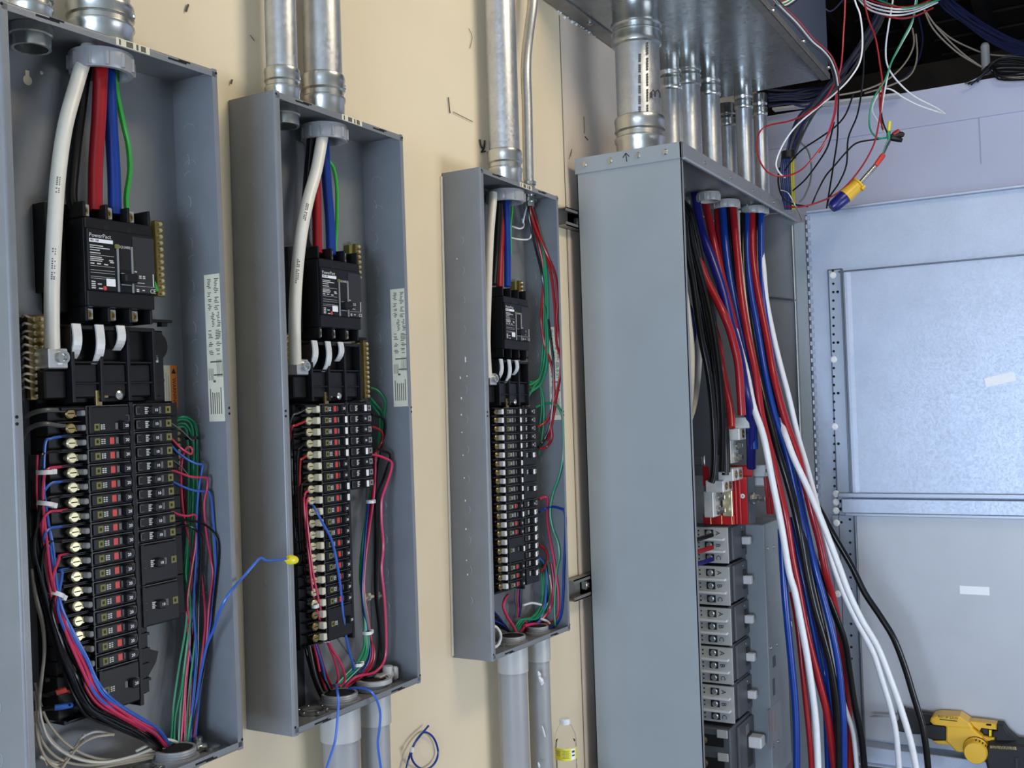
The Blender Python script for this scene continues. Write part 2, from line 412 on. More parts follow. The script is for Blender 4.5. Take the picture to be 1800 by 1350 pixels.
for px, py, L in ((818, 632, 9), (809, 664, 4), (821, 661, 2), (811, 700, 4), (811, 729, 3), (812, 760, 2), (814, 800, 2), (816, 840, 2), (818, 880, 3), (819, 930, 3), (820, 985, 2), (822, 1010, 3), (803, 455, 2)):
    p = CAM + ray(px, py) * ((-.0003 - (CAM - FR['C']['ov']).dot(FR['C']['Uv'])) / ray(px, py).dot(FR['C']['Uv'])); q = FR['C']['M'].inverted() @ p
    b.box(-.0006, .0004, q.y - L * .0009, q.y + L * .0009, q.z - .0018, q.z + .0018)
b.build('paint_nick', M['whitepaper'], ENC['C'], kind='stuff')
# keyhole mounting slots in the nearest back plate, wall colour showing through
b = MB(); p = pl('A', 48.5, 141, .0045); b.lathe([(.0095, 0), (.0095, .0006)], 2, (p.x, p.y, .0041), 20); b.box(p.x - .004, p.x + .004, p.y + .008, p.y + .019, .0041, .0046); p = pl('A', 73, 128, .0045); b.lathe([(.0035, 0), (.0035, .0006)], 2, (p.x, p.y, .0041), 12)
b.build('mounting_keyhole', M['wall'], ENC['A'])
# warning sticker on the nearest back plate
u0, u1, v0, v1 = .405, .486, .004, .098
s = MB().box(u0, u1, v0, v1, .0041, .0048).build('warning_sticker', M['paper'], ENC['A'])
MB().box(u1 - .018, u1, v0, v1, .0047, .0052).build('orange_band', M['orange'], s, label='orange warning band')
tri = MB(); tri.prism([(u1 - .0155, v1 - .018), (u1 - .0025, v1 - .018), (u1 - .009, v1 - .006)], 2, .0051, .0055); tri.build('warning_triangle', M['ink'], s)
me = text_mesh('WARNING', .0125, M['ink'])
link('lettering', me, s, T3((u1 - .009, v0 + .036, .0055)) @ Matrix.Rotation(-math.pi / 2, 4, 'Z'))
b = MB()
for i in range(9): b.box(u0 + .008 + i * .006, u0 + .0105 + i * .006, v0 + .008, v1 - .01 - (i % 3) * .006, .0047, .0050)
b.build('sticker_print', mat('pale_brown_print', (.5, .46, .34), .7), s)

# ------------------------------------------------------------------ branch breakers
PIT = .0278
ROW0 = .002
def rowv(i): return ROW0 - PIT * i
mesh_cache = {}
def cached(key, fn):
    if key not in mesh_cache: mesh_cache[key] = fn()
    return mesh_cache[key]
TX20 = text_mesh('20', .0085, M['white']); TX10 = text_mesh('10', .0085, M['white'])
def breaker(k, col, row, n, style):
    """n poles starting at ROW; meshes are shared between alike breakers"""
    f = FR[k]; v = rowv(row + (n - 1) / 2); H = PIT * n - .0012; h2 = H / 2
    u0, u1 = (.180, .278) if col == 'L' else (.288, .384)
    uc = (u0 + u1) / 2; side = 'left' if col == 'L' else 'right'
    root = thing('circuit_breaker', None, 'circuit breaker', f['M'] @ T3((uc, v, .03)), f'branch breakers of the {f["nm"]}')
    X = lambda fr: u0 + (u1 - u0) * fr - uc
    z = lambda wd: wd - .03
    yy = lambda p: (n - 1) / 2 * PIT - p * PIT           # centre of pole p
    key = (col, n)
    def body():
        b = MB(); b.box(u0 - uc, u1 - uc, -h2, h2, 0, z(.0975), .0015); b.box(X(.04), X(.97), -h2 + .003, h2 - .003, z(.096), z(.103), .0015)
        if col == 'L':
            b.box(.120 - uc, .181 - uc, -h2, h2, 0, z(.066), .001)
            for p in range(n + 1): y = h2 - p * PIT if p < n else -h2 + .0018; b.box(.126 - uc, .181 - uc, y - .0018, y, z(.06), z(.086))
        else:
            b.box(.383 - uc, .432 - uc, -h2, h2, 0, z(.062), .001)
        if n > 1:
            b.box(X(.02), X(.10), -h2 + .001, h2 - .001, z(.097), z(.1045), .001)
        return b.mesh('body', M['black'])
    link('body', cached(('body',) + key, body), root)
    def frame():  # thin pale lines: edge highlights painted on the breaker face
        b = MB()
        b.box(X(.005), X(.02), -h2, h2, z(.097), z(.0985)); b.box(X(.02), X(.98), h2 - .0012, h2, z(.097), z(.0985))
        if col == 'L': b.box(X(.88), X(.96), -.006, -.0048, z(.1028), z(.1038)); b.box(X(.945), X(.96), -.006, .007, z(.1028), z(.1038)); b.box(X(.88), X(.96), .0058, .007, z(.1028), z(.1038))
        else: b.box(X(.03), X(.05), -.007, .008, z(.1028), z(.1038)); b.box(X(.03), X(.13), .0068, .008, z(.1028), z(.1038)); b.box(X(.03), X(.13), -.007, -.0058, z(.1028), z(.1038))
        return b.mesh('face_edge_highlight', M['edge'])
    link('face_edge_highlight', cached(('frame',) + key, frame), root)
    fy = 0 if n != 2 else -PIT / 2
    if k == 'C' and n == 2: fy = PIT * .3
    if col == 'L':
        for p in range(n if style != 'nolug' else 0):
            y = yy(p); lugm = {'A': 'brass', 'B': 'brass', 'C': 'dullbrass'}[k]
            if n > 1: lugm = 'dullbrass'
            def screw():
                b = MB(); b.lathe([(.0065, z(.066)), (.0065, z(.078)), (.0108, z(.078)), (.0108, z(.0835)), (.0085, z(.086))], 2, (.156 - uc, 0, 0), 14)
                b.box(.164 - uc, .170 - uc, -.006, .006, z(.066), z(.083)); return b.mesh('terminal_screw', M[lugm])
            def slot(): b = MB(); b.box(.149 - uc, .163 - uc, -.0009, .0009, z(.0855), z(.0864)); return b.mesh('screw_slot', M['hole'])
            sc = link('terminal_screw', cached(('screw', lugm), screw), root, T3((0, y, 0)))
            link('screw_slot', cached(('slot',), slot), sc)
            mk = 'greyp' if (k == 'A') else 'cream' if k == 'B' else 'white'
            th = .0055 if k == 'A' else .0085
            def tab(): b = MB(); b.box(.1705 - uc, (.1795 if k == 'A' else .1835) - uc, -th, th, z(.066), z(.0985), .002); return b.mesh('pole_tab', M[mk])
            link('pole_tab', cached(('tab', mk), tab), root, T3((0, y, 0)))
        def lab(): b = MB(); b.box(X(.13), X(.25), -.0065, .0065, z(.1028), z(.1036)); return b.mesh('rating_square', M['olive'])
        def lab_in(): b = MB(); b.box(X(.165), X(.215), -.003, .003, z(.1036), z(.1039)); return b.mesh('square_print', M['black'])
        def pr():
            b = MB()
            for i in range(3):
                for j in range(2): b.box(X(.28 + j * .055), X(.32 + j * .055), -.005 + i * .0037, -.0028 + i * .0037, z(.1028), z(.1033))
            return b.mesh('face_print', M['greytext'])
        sq = link('rating_square', cached(('lab',), lab), root, T3((0, fy, 0))); link('square_print', cached(('labin',), lab_in), sq)
        link('face_print', cached(('pr',), pr), root, T3((0, fy, 0)))
        if n == 1:
            def fl(): b = MB(); b.box(X(.48), X(.58), -.0068, .0068, z(.10), z(.1045), .001); return b.mesh('trip_flag', M['redp'])
            if style not in ('cgrey',): link('trip_flag', cached(('fl',), fl), root, label='red trip flag')
            else:
                def flg(): b = MB(); b.box(X(.42), X(.52), -.0072, .0072, z(.10), z(.1045), .001); return b.mesh('trip_flag', M['greyp'])
                link('trip_flag', cached(('flg',), flg), root)
        def gp():
            b = MB()
            for j in range(3): b.box(X(.625 + j * .022), X(.637 + j * .022), -.006, .006, z(.1028), z(.1034))
            return b.mesh('ribbing', M['greyp'])
        link('ribbing', cached(('gp',), gp), root, T3((0, fy, 0)))
        hx0, hx1 = (.72, .87)
        if style == 'num': hx0, hx1 = (.66, .82)
    else:
        def pr():
            b = MB()
            for i in range(4): b.box(X(.26), X(.26 + .07 + .03 * (i % 2)), -.0065 + i * .0036, -.0042 + i * .0036, z(.1028), z(.1033))
            return b.mesh('face_print', M['greytext'])
        link('face_print', cached(('prR',), pr), root, T3((0, fy, 0)))
        def gp():
            b = MB()
            for j in range(4): b.box(X(.57 + j * .03), X(.588 + j * .03), -.0065, .0065, z(.1028), z(.1034))
            return b.mesh('ribbing', M['greyp'])
        if k != 'C' or n == 1: link('ribbing', cached(('gpR',), gp), root, T3((0, fy, 0)))
        def lab(): b = MB(); b.box(X(.80), X(.94), -.007, .007, z(.1028), z(.1036)); return b.mesh('rating_square', M['olive' if k == 'A' else 'greyp'])
        def lab_in(): b = MB(); b.box(X(.84), X(.89), -.003, .003, z(.1036), z(.1039)); return b.mesh('square_print', M['black'])
        sq = link('rating_square', cached(('labR', k == 'A'), lab), root, T3((0, fy, 0))); link('square_print', cached(('labinR',), lab_in), sq)
        hx0, hx1 = (.36, .53)
        if k == 'B': hx0, hx1 = (.44, .60)
        if k == 'C': hx0, hx1 = (.42, .62)
    def hd(): b = MB(); b.box(X(hx0), X(hx1), -.0085, .0085, z(.10), z(.1155), .002); return b.mesh('handle', M['black'])
    hn = link('handle', cached(('hd', col, hx0), hd), root, T3((0, fy, 0)))
    xm = (X(hx0) + X(hx1)) / 2
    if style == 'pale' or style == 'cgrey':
        def hf(): b = MB(); b.box(xm - .003, X(hx1) - .001, -.008, .008, z(.1152), z(.1165), .0005); return b.mesh('handle_glint', M['white'])
        link('handle_glint', cached(('hf', col, hx0), hf), hn)  # white strip paints the bright reflection on the handle
    else:
        link('handle_number', TX20 if col == 'L' else TX10, hn, T3((xm, 0, z(.1157))))
    if style == 'nolug': pass
    return root
def lab_breaker(o, k, col, row, n, idx, extra=''):
    o['label'] = f'{extra}{["", "one", "two", "three"][n]}-pole black breaker, {ORD[idx]} down the {"left" if col == "L" else "right"} column of the {FR[k]["nm"]}'
def column(k, col, items):
    row = items[0]
    for i, (n, st) in enumerate(items[1]):
        o = breaker(k, col, row, n, st); lab_breaker(o, k, col, row, n, i); row += n
column('A', 'L', (0, [(2, 'plain')] + [(1, 'plain')] * 8 + [(1, 'num')] * 8 + [(3, 'nolug')]))
column('A', 'R', (0, [(1, 'plain')] * 10 + [(3, 'plain')] * 2))
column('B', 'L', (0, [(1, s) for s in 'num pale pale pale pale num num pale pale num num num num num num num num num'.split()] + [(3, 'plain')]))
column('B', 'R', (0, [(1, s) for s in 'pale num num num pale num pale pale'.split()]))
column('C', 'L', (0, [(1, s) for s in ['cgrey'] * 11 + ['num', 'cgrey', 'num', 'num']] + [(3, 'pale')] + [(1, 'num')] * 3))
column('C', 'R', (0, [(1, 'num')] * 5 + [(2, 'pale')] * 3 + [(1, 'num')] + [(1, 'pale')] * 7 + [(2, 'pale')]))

# ------------------------------------------------------------------ main breakers, bus assemblies, ground and neutral bars
def main_breaker(k):
    f = FR[k]; root = thing('main_breaker', f'large black three-pole main breaker at the top of the {f["nm"]}', 'circuit breaker', f['M'], 'main breakers')
    u0, u1, v0, v1 = .189, .348, .205, .376; wf = .108
    B = M['black']
    b = MB(); b.box(u0, u1, v0, v1, .02, .098, .002); b.box(u0 + .0005, u1 - .0005, v0 + .03, v1 - .022, .096, wf, .002); b.box(u0, u1, v1 - .023, v1 - .0005, .096, .104, .002); b.box(u0, u1, v0, v0 + .031, .096, .104, .002)
    b.build('body', B, root)
    b = MB(); b.box(u0 - .028, u0 - .003, v0 - .01, v1 - .01, .004, .05, .002); b.box(u0 - .04, u0 - .034, v0 + .03, v1 + .03, .004, .04); b.build('mounting_bracket', B, root)
    MB().box(u0 - .03, u0 - .006, v1 - .02, v1 + .035, .004, .05, .003).build('grey_shield', M['greyp'], root)
    for s, y0, y1 in ((1, v1, v1 + .03), (-1, v0 - .028, v0)):
        b = MB()
        for i in range(4): u = u0 + i * (u1 - u0 - .006) / 3; b.box(u, u + .006, y0, y1, .02, .10 if s > 0 else .096, .001)
        b.box(u0, u1, y0, y1, .02, .045)
        b.build('phase_barrier', B, root)
        for i in range(3):
            u = u0 + (i + .5) * (u1 - u0) / 3 - .012
            lb = MB(); lb.box(u - .014, u + .014, y0 + .004, y1 - .001, .045, .082, .002); lo = lb.build('terminal_lug', M['silver'], root)
            sb = MB(); sb.lathe([(.009, .082), (.009, .0845), (.0055, .0845), (.0055, .0825)], 2, (u, (y0 + y1) / 2, 0), 14); sb.build('lug_screw', M['dullbrass'], lo)
    for cx, cy in ((.235, v1 - .017), (.290, v1 - .017)):
        MB().lathe([(.0055, .1035), (.0055, .1045)], 2, (cx, cy, 0), 14).build('screw_hole', M['hole'], root)
    MB().box(u0 + .105, u1 - .002, v0 + .032, v1 - .028, wf - .001, wf + .0012, .0005).build('cover_plate', M['black2'], root)
    # toggle well and toggle
    b = MB(); b.box(u0 + .066, u0 + .070, v0 + .03, v1 - .05, wf - .001, wf + .003, .001); b.box(u0 + .100, u0 + .104, v0 + .03, v1 - .05, wf - .001, wf + .003, .001); b.build('toggle_slot_rim', M['greyp'], root)
    MB().box(u0 + .072, u0 + .098, v0 + .075, v1 - .055, wf - .001, wf + .0006).build('toggle_slot', M['hole'], root)
    tg = MB().box(u0 + .072, u0 + .103, v0 + .048, v0 + .066, wf - .002, wf + .018, .003).build('toggle', B, root)
    b = MB(); b.box(u0 + .074, u0 + .096, v0 + .0665, v0 + .0675, wf, wf + .004); b.box(u0 + .074, u0 + .096, v0 + .0445, v0 + .0455, wf, wf + .003); b.build('toggle_edge_line', M['greytext'], tg)
    zt = wf + .0003
    lt = link('lettering', text_mesh('PowerPact', .0115, M['greytext'], 'LEFT'), root, T3((u0 + .004, v1 - .0355, zt)))
    MB().box(u0 + .004, u0 + .058, v1 - .0485, v1 - .0415, wf - .001, wf + .0006).build('type_strip', M['whitepaper'], root)
    link('lettering', text_mesh('HD 150', .0062, M['ink'], 'LEFT'), root, T3((u0 + .005, v1 - .045, wf + .0009)))
    b = MB(); rnd = random.Random(5)
    for i, (y, w_) in enumerate(((.054, .03), (.058, .045), (.0625, .022), (.068, .024), (.076, .026), (.0795, .03), (.083, .027))): b.box(u0 + .005, u0 + .005 + w_, v1 - y - .0018, v1 - y, wf, wf + .0004)
    for y in (.0725, .0935, .1015, .1065, .114, .1175): b.box(u0 + .005, u0 + .060, v1 - y - .0006, v1 - y, wf, wf + .0004)
    for x, y in ((.005, .088), (.02, .088), (.036, .0885), (.048, .08), (.05, .0835), (.006, .123), (.006, .127), (.006, .131), (.02, .127), (.006, .135), (.022, .1355)): b.box(u0 + x, u0 + x + .009, v1 - y - .0024, v1 - y, wf, wf + .0004)
    for x, y in ((.117, .105), (.126, .105), (.117, .1085), (.126, .1085), (.106, .097), (.106, .11), (.110, .132), (.110, .1355), (.124, .133)): b.box(u0 + x, u0 + x + .006, v1 - y - .0024, v1 - y, wf, wf + .0017)
    b.box(u0 + .108, u1 - .004, v1 - .1265, v1 - .126, wf, wf + .0017); b.box(u0 + .108, u0 + .13, v1 - .1205, v1 - .119, wf, wf + .0017); b.box(u1 - .008, u1 - .0055, v1 - .125, v1 - .1, wf, wf + .0017)
    b.build('label_print', M['greytext'], root)
    MB().box(u0 + .04, u0 + .0605, v1 - .131, v1 - .1165, wf - .001, wf + .0008).build('blank_sticker', M['whitepaper'], root)
    if k == 'A' or k == 'B': MB().lathe([(.0042, wf - .001), (.0042, wf + .0006)], 2, (u0 + .036, v1 - .1355, 0), 12).build('red_dot', M['redp'], root)
    MB().box(u0 + .062, u0 + .070, v1 - .056, v1 - .048, wf - .001, wf + .0035).build('logo_square', M['olive'], root)
    link('lettering', text_mesh('SQUARE D', .0075, M['greytext'], 'LEFT'), root, T3((u0 + .0715, v1 - .052, wf + .0003)))
    link('lettering', text_mesh('CE', .012, M['greytext'], 'LEFT'), root, T3((u1 - .016, v0 + .036, wf + .0015)))
    return root
def bus(k):
    f = FR[k]; root = thing('bus_assembly', f'black plastic bus and interior base behind the breakers of the {f["nm"]}', 'bus assembly', f['M'], 'panel bus assemblies')
    B = M['black']; bot = rowv(20.5) - .01
    lastR = {'A': 15, 'B': 7, 'C': 20}[k]; vR = rowv(lastR) - .014
    b = MB(); b.box(.125, .292, bot, .17, .005, .03, .002); b.box(.29, .43, vR, .17, .005, .03, .002); b.build('base', B, root)
    b = MB(); b.box(.2785, .2875, bot, .02, .02, .1, .001); b.build('centre_rail', M['black'], root)
    b = MB(); b.box(.30, .312, vR, .0, .028, .055); b.box(.425, .43, vR, .02, .01, .05)
    for i in range(0, lastR + 1):
        b.box(.288, .316, rowv(i) - .016, rowv(i) - .013, .028, .062)
    b.build('bus_divider', B, root)
    # cover below the main breaker
    b = MB(); b.box(.150, .345, .020, .168, .03, .075, .003)
    for i in range(4): u = .150 + i * .0635; b.box(u, u + .007, .022, .166, .07, .102, .001)
    b.box(.150, .347, .160, .168, .07, .100, .001)
    for i in range(3): u = .157 + i * .0635; b.box(u, u + .056, .030, .096, .07, .092 + .003 * (i % 2), .003); b.box(u, u + .056, .096, .100, .07, .099, .001); b.box(u, u + .056, .056, .060, .07, .099, .001)
    b.box(.296, .372, .012, .016, .05, .1); b.box(.13, .39, .008, .0135, .03, .095, .001)
    b.build('bus_cover', B, root)
    for i, u in enumerate((.160, .211, .260)):
        v_lo = (.105, .095, .122)[i]
        pts = [(.170 - (.170 - v_lo) * q, .106 + .004 * math.sin(math.pi * q) - .014 * q ** 4) for q in [j / 8 for j in range(9)]]
        poly = pts + [(y, zz - .004) for y, zz in pts[::-1]]
        b = MB(); b.prism(poly, 0, u - .009, u + .009); b.build('bus_strap', M['lug'], root)
    # moulded tail pieces beyond the cover
    b = MB(); b.box(.345, .385, .03, .10, .02, .07, .002); b.box(.352, .39, .06, .066, .02, .075); b.box(.35, .36, .12, .16, .02, .06); b.box(.36, .44, .186, .192, .03, .05, .001); b.box(.415, .43, .178, .186, .03, .045)
    if k != 'B':
        b.lathe([(.030, .012), (.030, .06), (.024, .06)], 2, (.385, .135, 0), 20)
        for i in range(4): b.box(.35, .385, .118 + i * .012, .121 + i * .012, .02, .066)
    b.build('moulded_bracket', B, root)
    b = MB(); b.box(.352, .390, .100, .117, .03, .06, .001); b.build('tinned_tab', M['silver'], root)
    b = MB(); b.lathe([(.009, .09), (.009, .098), (.005, .1)], 2, (.258, .034, 0), 14); b.build('retaining_bolt', M['zinc'], root)
    b = MB(); b.box(.206, .22, .012, .045, .088, .095, .001); b.box(.212, .232, .03, .034, .09, .097); b.build('steel_clip', M['dullbrass'], root)
    # neutral lug
    b = MB(); b.box(.106, .147, .086, .124, .055, .096, .002); nl = b.build('neutral_lug', M['silver'], root)
    b = MB(); b.lathe([(.0125, .096), (.0125, .1035), (.0075, .1035), (.0065, .098)], 2, (.133, .107, 0), 18); b.build('lug_bolt', M['zinc'], nl)
    MB().box(.104, .15, .03, .084, .03, .085, .003).build('neutral_lug_shield', B, root)
    # lower moulded tail
    b = MB(); y0 = rowv(20.5) - .012
    if k == 'A':
        b.box(.287, .305, -.56, -.42, .03, .09, .002); b.box(.305, .313, -.56, -.415, .03, .085)
        for i in range(4): b.box(.275, .31, -.445 - i * .03, -.440 - i * .03, .03, .095)
        b.prism([(.318, -.475), (.352, -.49), (.345, -.51), (.326, -.532), (.318, -.53)], 2, .03, .07)
    if k == 'B':
        for yy in (-.23, -.38): b.prism([(.285, yy + .018), (.305, yy), (.285, yy - .018)], 2, .03, .08)
    b.box(.15, .29, y0 - .006, y0 + .02, .005, .04)
    b.build('tail_moulding', B, root)
    return root
def bar(k, u, v0, v1, wd, label, cols=1, m='dullbrass', name='ground_bar', tilt=0):
    f = FR[k]; root = thing(name, label, 'terminal bar', f['M'] @ T3((u, (v0 + v1) / 2, wd))); L = v1 - v0
    MB().box(-.009 * cols - .002, .009 * cols + .002, -L / 2, L / 2, 0, .012, .001).build('bar', M[m], root)
    MB().box(-.013 * cols - .012, .013 * cols - .002, -L / 2 + .004, L / 2 - .004, -.02, .0005).build('bar_base', M['olive'] if name == 'ground_bar' else M['black'], root)
    n = int(L / .0125)
    def sc():
        b = MB(); b.lathe([(.0045, .012), (.0045, .0165), (.003, .018)], 2, (0, 0, 0), 10); b.box(-.0038, .0038, -.0006, .0006, .0175, .0185); return b.mesh('terminal_screw', M['brass'])
    for c in range(cols):
        for i in range(n):
            link('terminal_screw', cached(('gs',), sc), root, T3(((c - (cols - 1) / 2) * .0155, L / 2 - .008 - i * (L - .014) / max(1, n - 1), 0)))
    return root
for k in 'ABC': main_breaker(k); bus(k)
bar('A', .113, .030, .187, .046, 'double brass neutral bar beside the big white cable in the nearest wall panel', 2, name='neutral_bar')
bar('B', .113, .030, .187, .046, 'double brass neutral bar beside the big white cable in the middle wall panel', 2, name='neutral_bar')
bar('A', .428, .243, .405, .022, 'tall narrow ground bar beside the main breaker of the nearest wall panel')
bar('B', .437, .35, .447, .022, 'short ground bar showing above the main breaker of the middle wall panel')
bar('B', .457, .028, .184, .022, 'ground bar with green wires below the main breaker of the middle wall panel')
bar('C', .432, .36, .456, .022, 'short ground bar showing above the main breaker of the farthest wall panel')
bar('C', .456, .020, .119, .022, 'ground bar with green wires below the main breaker of the farthest wall panel')
bar('A', .462, -.17, -.03, .015, 'ground bar half hidden behind breakers and green wires in the nearest wall panel')
# ------------------------------------------------------------------ conduits, connectors, bushings
def dia(px, P): return px * (P - CAM).dot(FW) / F
def conn_prof(r, h, big=1.0):
    """ribbed zinc compression connector standing H tall on a panel"""
    R = r * 1.05 * big
    return [(r * .9, 0), (R * 1.02, 0), (R * 1.03, h * .34), (R * 1.09, h * .40), (R * 1.09, h * .46), (R * 1.01, h * .50), (R * 1.01, h * .60), (R * 1.09, h * .645), (R * 1.09, h * .655), (R * 1.05, h * .66), (R * 1.06, h * .82), (R * 1.09, h * .88), (R * 1.06, h * .96), (r, h * 1.0)]
def conduit(P, r, z0, z1, label, m='emt', con_h=.1, bushing=None, group=None, drop=None, name='conduit', bot_h=0, top_con=None, n=28, bR=None, boff=(0, 0)):
    """vertical conduit through P; z0: the metal it stands on; bushing: plastic ring under the metal"""
    root = thing(name, label, 'conduit', T3((P.x, P.y, z0)), group)
    MB().lathe([(r, 0), (r, z1 - z0)], 2, n=n).build('tube', M[m], root)
    if con_h:
        c = MB().lathe(conn_prof(r, con_h), 2, n=n).build('connector', M['zinc'], root)
        b = MB()
        a = 5.4; b.tube([(r * 1.0 * math.cos(a), r * 1.0 * math.sin(a), con_h * .74), (r * 1.16 * math.cos(a), r * 1.16 * math.sin(a), con_h * .74)], .006, 8)
        b.build('set_screw', M['zinc'], c)
    if top_con:
        h = top_con; pr = [(q[0], z1 - z0 - q[1]) for q in conn_prof(r, h)]
        MB().lathe(pr, 2, n=n).build('connector', M['zinc'], root)
    if drop:
        d = drop
        MB().lathe([(r * .84, -d), (r * 1.0, -d), (r * 1.02, -d * .5), (r * 1.10, -d * .45), (r * 1.10, -.004), (r * .9, -.004)], 2, n=n, cap=False).build('threaded_end', M['zinc'], root)
    if bushing or bR:
        bx, by = boff; R = bR or r * bushing; b = MB()
        b.lathe([(R * .80, -.018), (R, -.018), (R * 1.02, -.03), (R * 1.02, -.05), (R * .97, -.056), (R * .82, -.056), (R * .80, -.018)], 2, n=n, cap=False)
        for i in range(12):
            a = 2 * math.pi * i / 12; ca, sa = math.cos(a), math.sin(a)
            b.tube([(R * ca, R * sa, -.053), (R * ca, R * sa, -.027)], .0045, 6)
        b.v = [(x + bx, y + by, z) for x, y, z in b.v]
        b.build('bushing', M['pvc'] if name == 'conduit' and con_h else M['pvcl'], root)
    return root
tz = lambda k: FR[k]['ov'].z + FR[k]['h']
def ptop(k, px, py, wd=.0725): return pw(k, px, py, wd)
for k, px, py, dpx, lab, kw in (
    ('A', 54, 20, 66, 'small zinc conduit stub in the corner above the nearest wall panel', dict(con_h=.07, drop=.045)),
    ('A', 176, 5, 100, 'thick zinc conduit with connector above the nearest wall panel', dict(con_h=.085, bushing=1.08)),
    ('B', 494, 60, 55, 'slimmer grey zinc conduit above the middle wall panel', dict(con_h=.09, drop=.05)),
    ('B', 566, 60, 67, 'thick bright zinc conduit above the middle wall panel', dict(con_h=.115, bushing=1.16)),
    ('C', 883, 150, 54, 'thick bright zinc conduit above the farthest wall panel', dict(con_h=.12, bushing=1.2))):
    P = ptop(k, px, py); d = dia(dpx, P); conduit(P, d / 2, tz(k) + (P - FR[k]['ov']).dot(Vector((FR[k]['Uv'].z * 1, 0, 0))) , CEIL - .06, lab, **kw)
P0 = [pw('C', a, b, c) for a, b, c in ((929.5, 338, .07), (928, 270, .07), (926.5, 190, .07), (924.5, 130, .07), (926, 90, .066), (931, 47, .06), (936, 5, .06), (937, -60, .06))]
q = thing('bent_conduit', 'slim bent zinc conduit beside the thick one above the farthest wall panel', 'conduit', T3(P0[0]))
b = MB(); b.tube([p - P0[0] for p in smooth(P0, 8)], .0185, 16); b.build('tube', M['emt'], q)
MB().lathe([(.02, -.012), (.026, -.012), (.026, .004), (.022, .006), (.022, .022), (.026, .024), (.026, .036), (.019, .04)], 2, n=18).build('connector', M['zinc'], q)
MB().lathe([(.016, -.05), (.018, -.05), (.018, -.034), (.027, -.034), (.027, -.022), (.018, -.02), (.018, -.012)], 2, n=18, cap=False).build('locknut', M['zinc'], q)
bz = lambda k, P: FR[k]['ov'].z - FR[k]['h'] + FR[k]['Uv'].z * (P - FR[k]['ov']).dot(FR[k]['Uv'])
def pvc(k, px, py, dpx, label, clamp=0):
    P = pw(k, px, py, .0725); r = dia(dpx, P) / 2; z = bz(k, P)
    root = thing('plastic_conduit', label, 'conduit', T3((P.x, P.y, z)))
    MB().lathe([(r, FLOOR - z), (r, -.045)], 2, n=28).build('tube', M['pvc'], root)
    MB().lathe([(r * .9, -.085), (r * 1.12, -.085), (r * 1.12, -.006), (r * .9, -.004)], 2, n=28).build('adapter_collar', M['pvcl'], root)
    b = MB(); b.lathe([(r * .86, .03), (r * .98, .03), (r * 1.0, .012), (r * 1.16, .011), (r * 1.16, .003), (r * .86, .003), (r * .86, .03)], 2, n=28, cap=False); b.lathe([(r * .86, .006), (.001, .006)], 2, n=28, cap=False)
    for i in range(3): b.lathe([(r * .985, .014 + i * .005), (r * 1.01, .0165 + i * .005), (r * .985, .018 + i * .005)], 2, n=28, cap=False)
    b.build('threaded_end', M['pvc'], root)
    MB().lathe([(r * .84, .0285), (.001, .0285)], 2, n=24, cap=False).build('dark_bore', M['hole'], root)
    if clamp:
        b = MB()
        if clamp == 3:
            b.box(r * 1.2, r * 1.9, -.012, .012, .004, .02, .003); b.lathe([(.010, .004), (.010, .03), (.005, .032)], 2, (r * 1.7, .01, 0), 10); b.lathe([(.016, .004), (.016, .012), (.008, .014)], 2, (r * 2.0, -.02, 0), 12)
        else: b.box(r * .4, r * 2.1, -.012, .012, .018, .034, .003); b.lathe([(.014, .018), (.014, .05), (.006, .052)], 2, (r * 1.6, 0, 0), 10); b.box(r * 1.9, r * 2.3, -.018, .018, .01, .045, .004); b.lathe([(r * 1.0, .02), (r * 1.25, .02), (r * 1.25, .032), (r * 1.0, .032)], 2, n=24, cap=False)
        b.build('grounding_clamp', M['zinc'] if clamp == 3 else M['pvcl'], root)
    return root
pvc('A', 309, 1318, 70, 'grey plastic conduit end under the nearest wall panel, full of wires', 3)
pvc('B', 600, 1340, 64, 'grey plastic conduit under the middle wall panel, first from the camera')
pvc('B', 661, 1340, 52, 'grey plastic conduit under the middle wall panel, behind the first', 2)
pvc('C', 905.5, 1300, 49, 'grey plastic conduit under the farthest wall panel, first from the camera')
p = pvc('C', 951, 1300, 39, 'grey plastic conduit under the farthest wall panel with white paint splash')
b = MB(); P = pw('C', 951, 1300, .0725)
def splash(poly, m='white'):
    for (x0, y0, x1, y1, wd) in poly:
        a = pw('C', x0, y0, .0725 + .033); c = pw('C', x1, y1, .0725 + .033)
        b.tube([a, (a + c) / 2 + Vector((-.002, -.002, 0)), c], [.002, wd, .003], 6)
splash(((946, 1180, 949, 1190, .006), (947, 1190, 955, 1200, .009), (953, 1195, 952, 1204, .008), (953, 1276, 958, 1295, .003), (946, 1340, 948, 1349, .004)))
b.v = [tuple(Vector(v) - Vector((p.location.x, p.location.y, p.location.z))) for v in b.v]; b.build('paint_splash', M['white'], p)
# loose metal locknuts lying in the bottom of the panels
def locknut(k, px, py, r, label):
    P = pw(k, px, py, .06); P.z = bz(k, P) + .003
    b = MB(); b.lathe([(r * .75, 0), (r, 0), (r, .008), (r * .75, .008), (r * .75, 0)], 2, n=20, cap=False)
    for i in range(6): a = i * math.pi / 3; b.box(r * math.cos(a) - .005, r * math.cos(a) + .005, r * math.sin(a) - .005, r * math.sin(a) + .005, 0, .009, .001)
    b.build('locknut', M['zinc'], None, T3(P), label=label, cat='locknut')
locknut('B', 550, 1254, .034, 'zinc locknut lying in the bottom corner of the middle wall panel')
locknut('C', 886, 1142, .026, 'zinc locknut lying in the bottom corner of the farthest wall panel')
locknut('A', 255, 1349, .030, 'zinc locknut lying beside the wire bushing in the nearest wall panel')

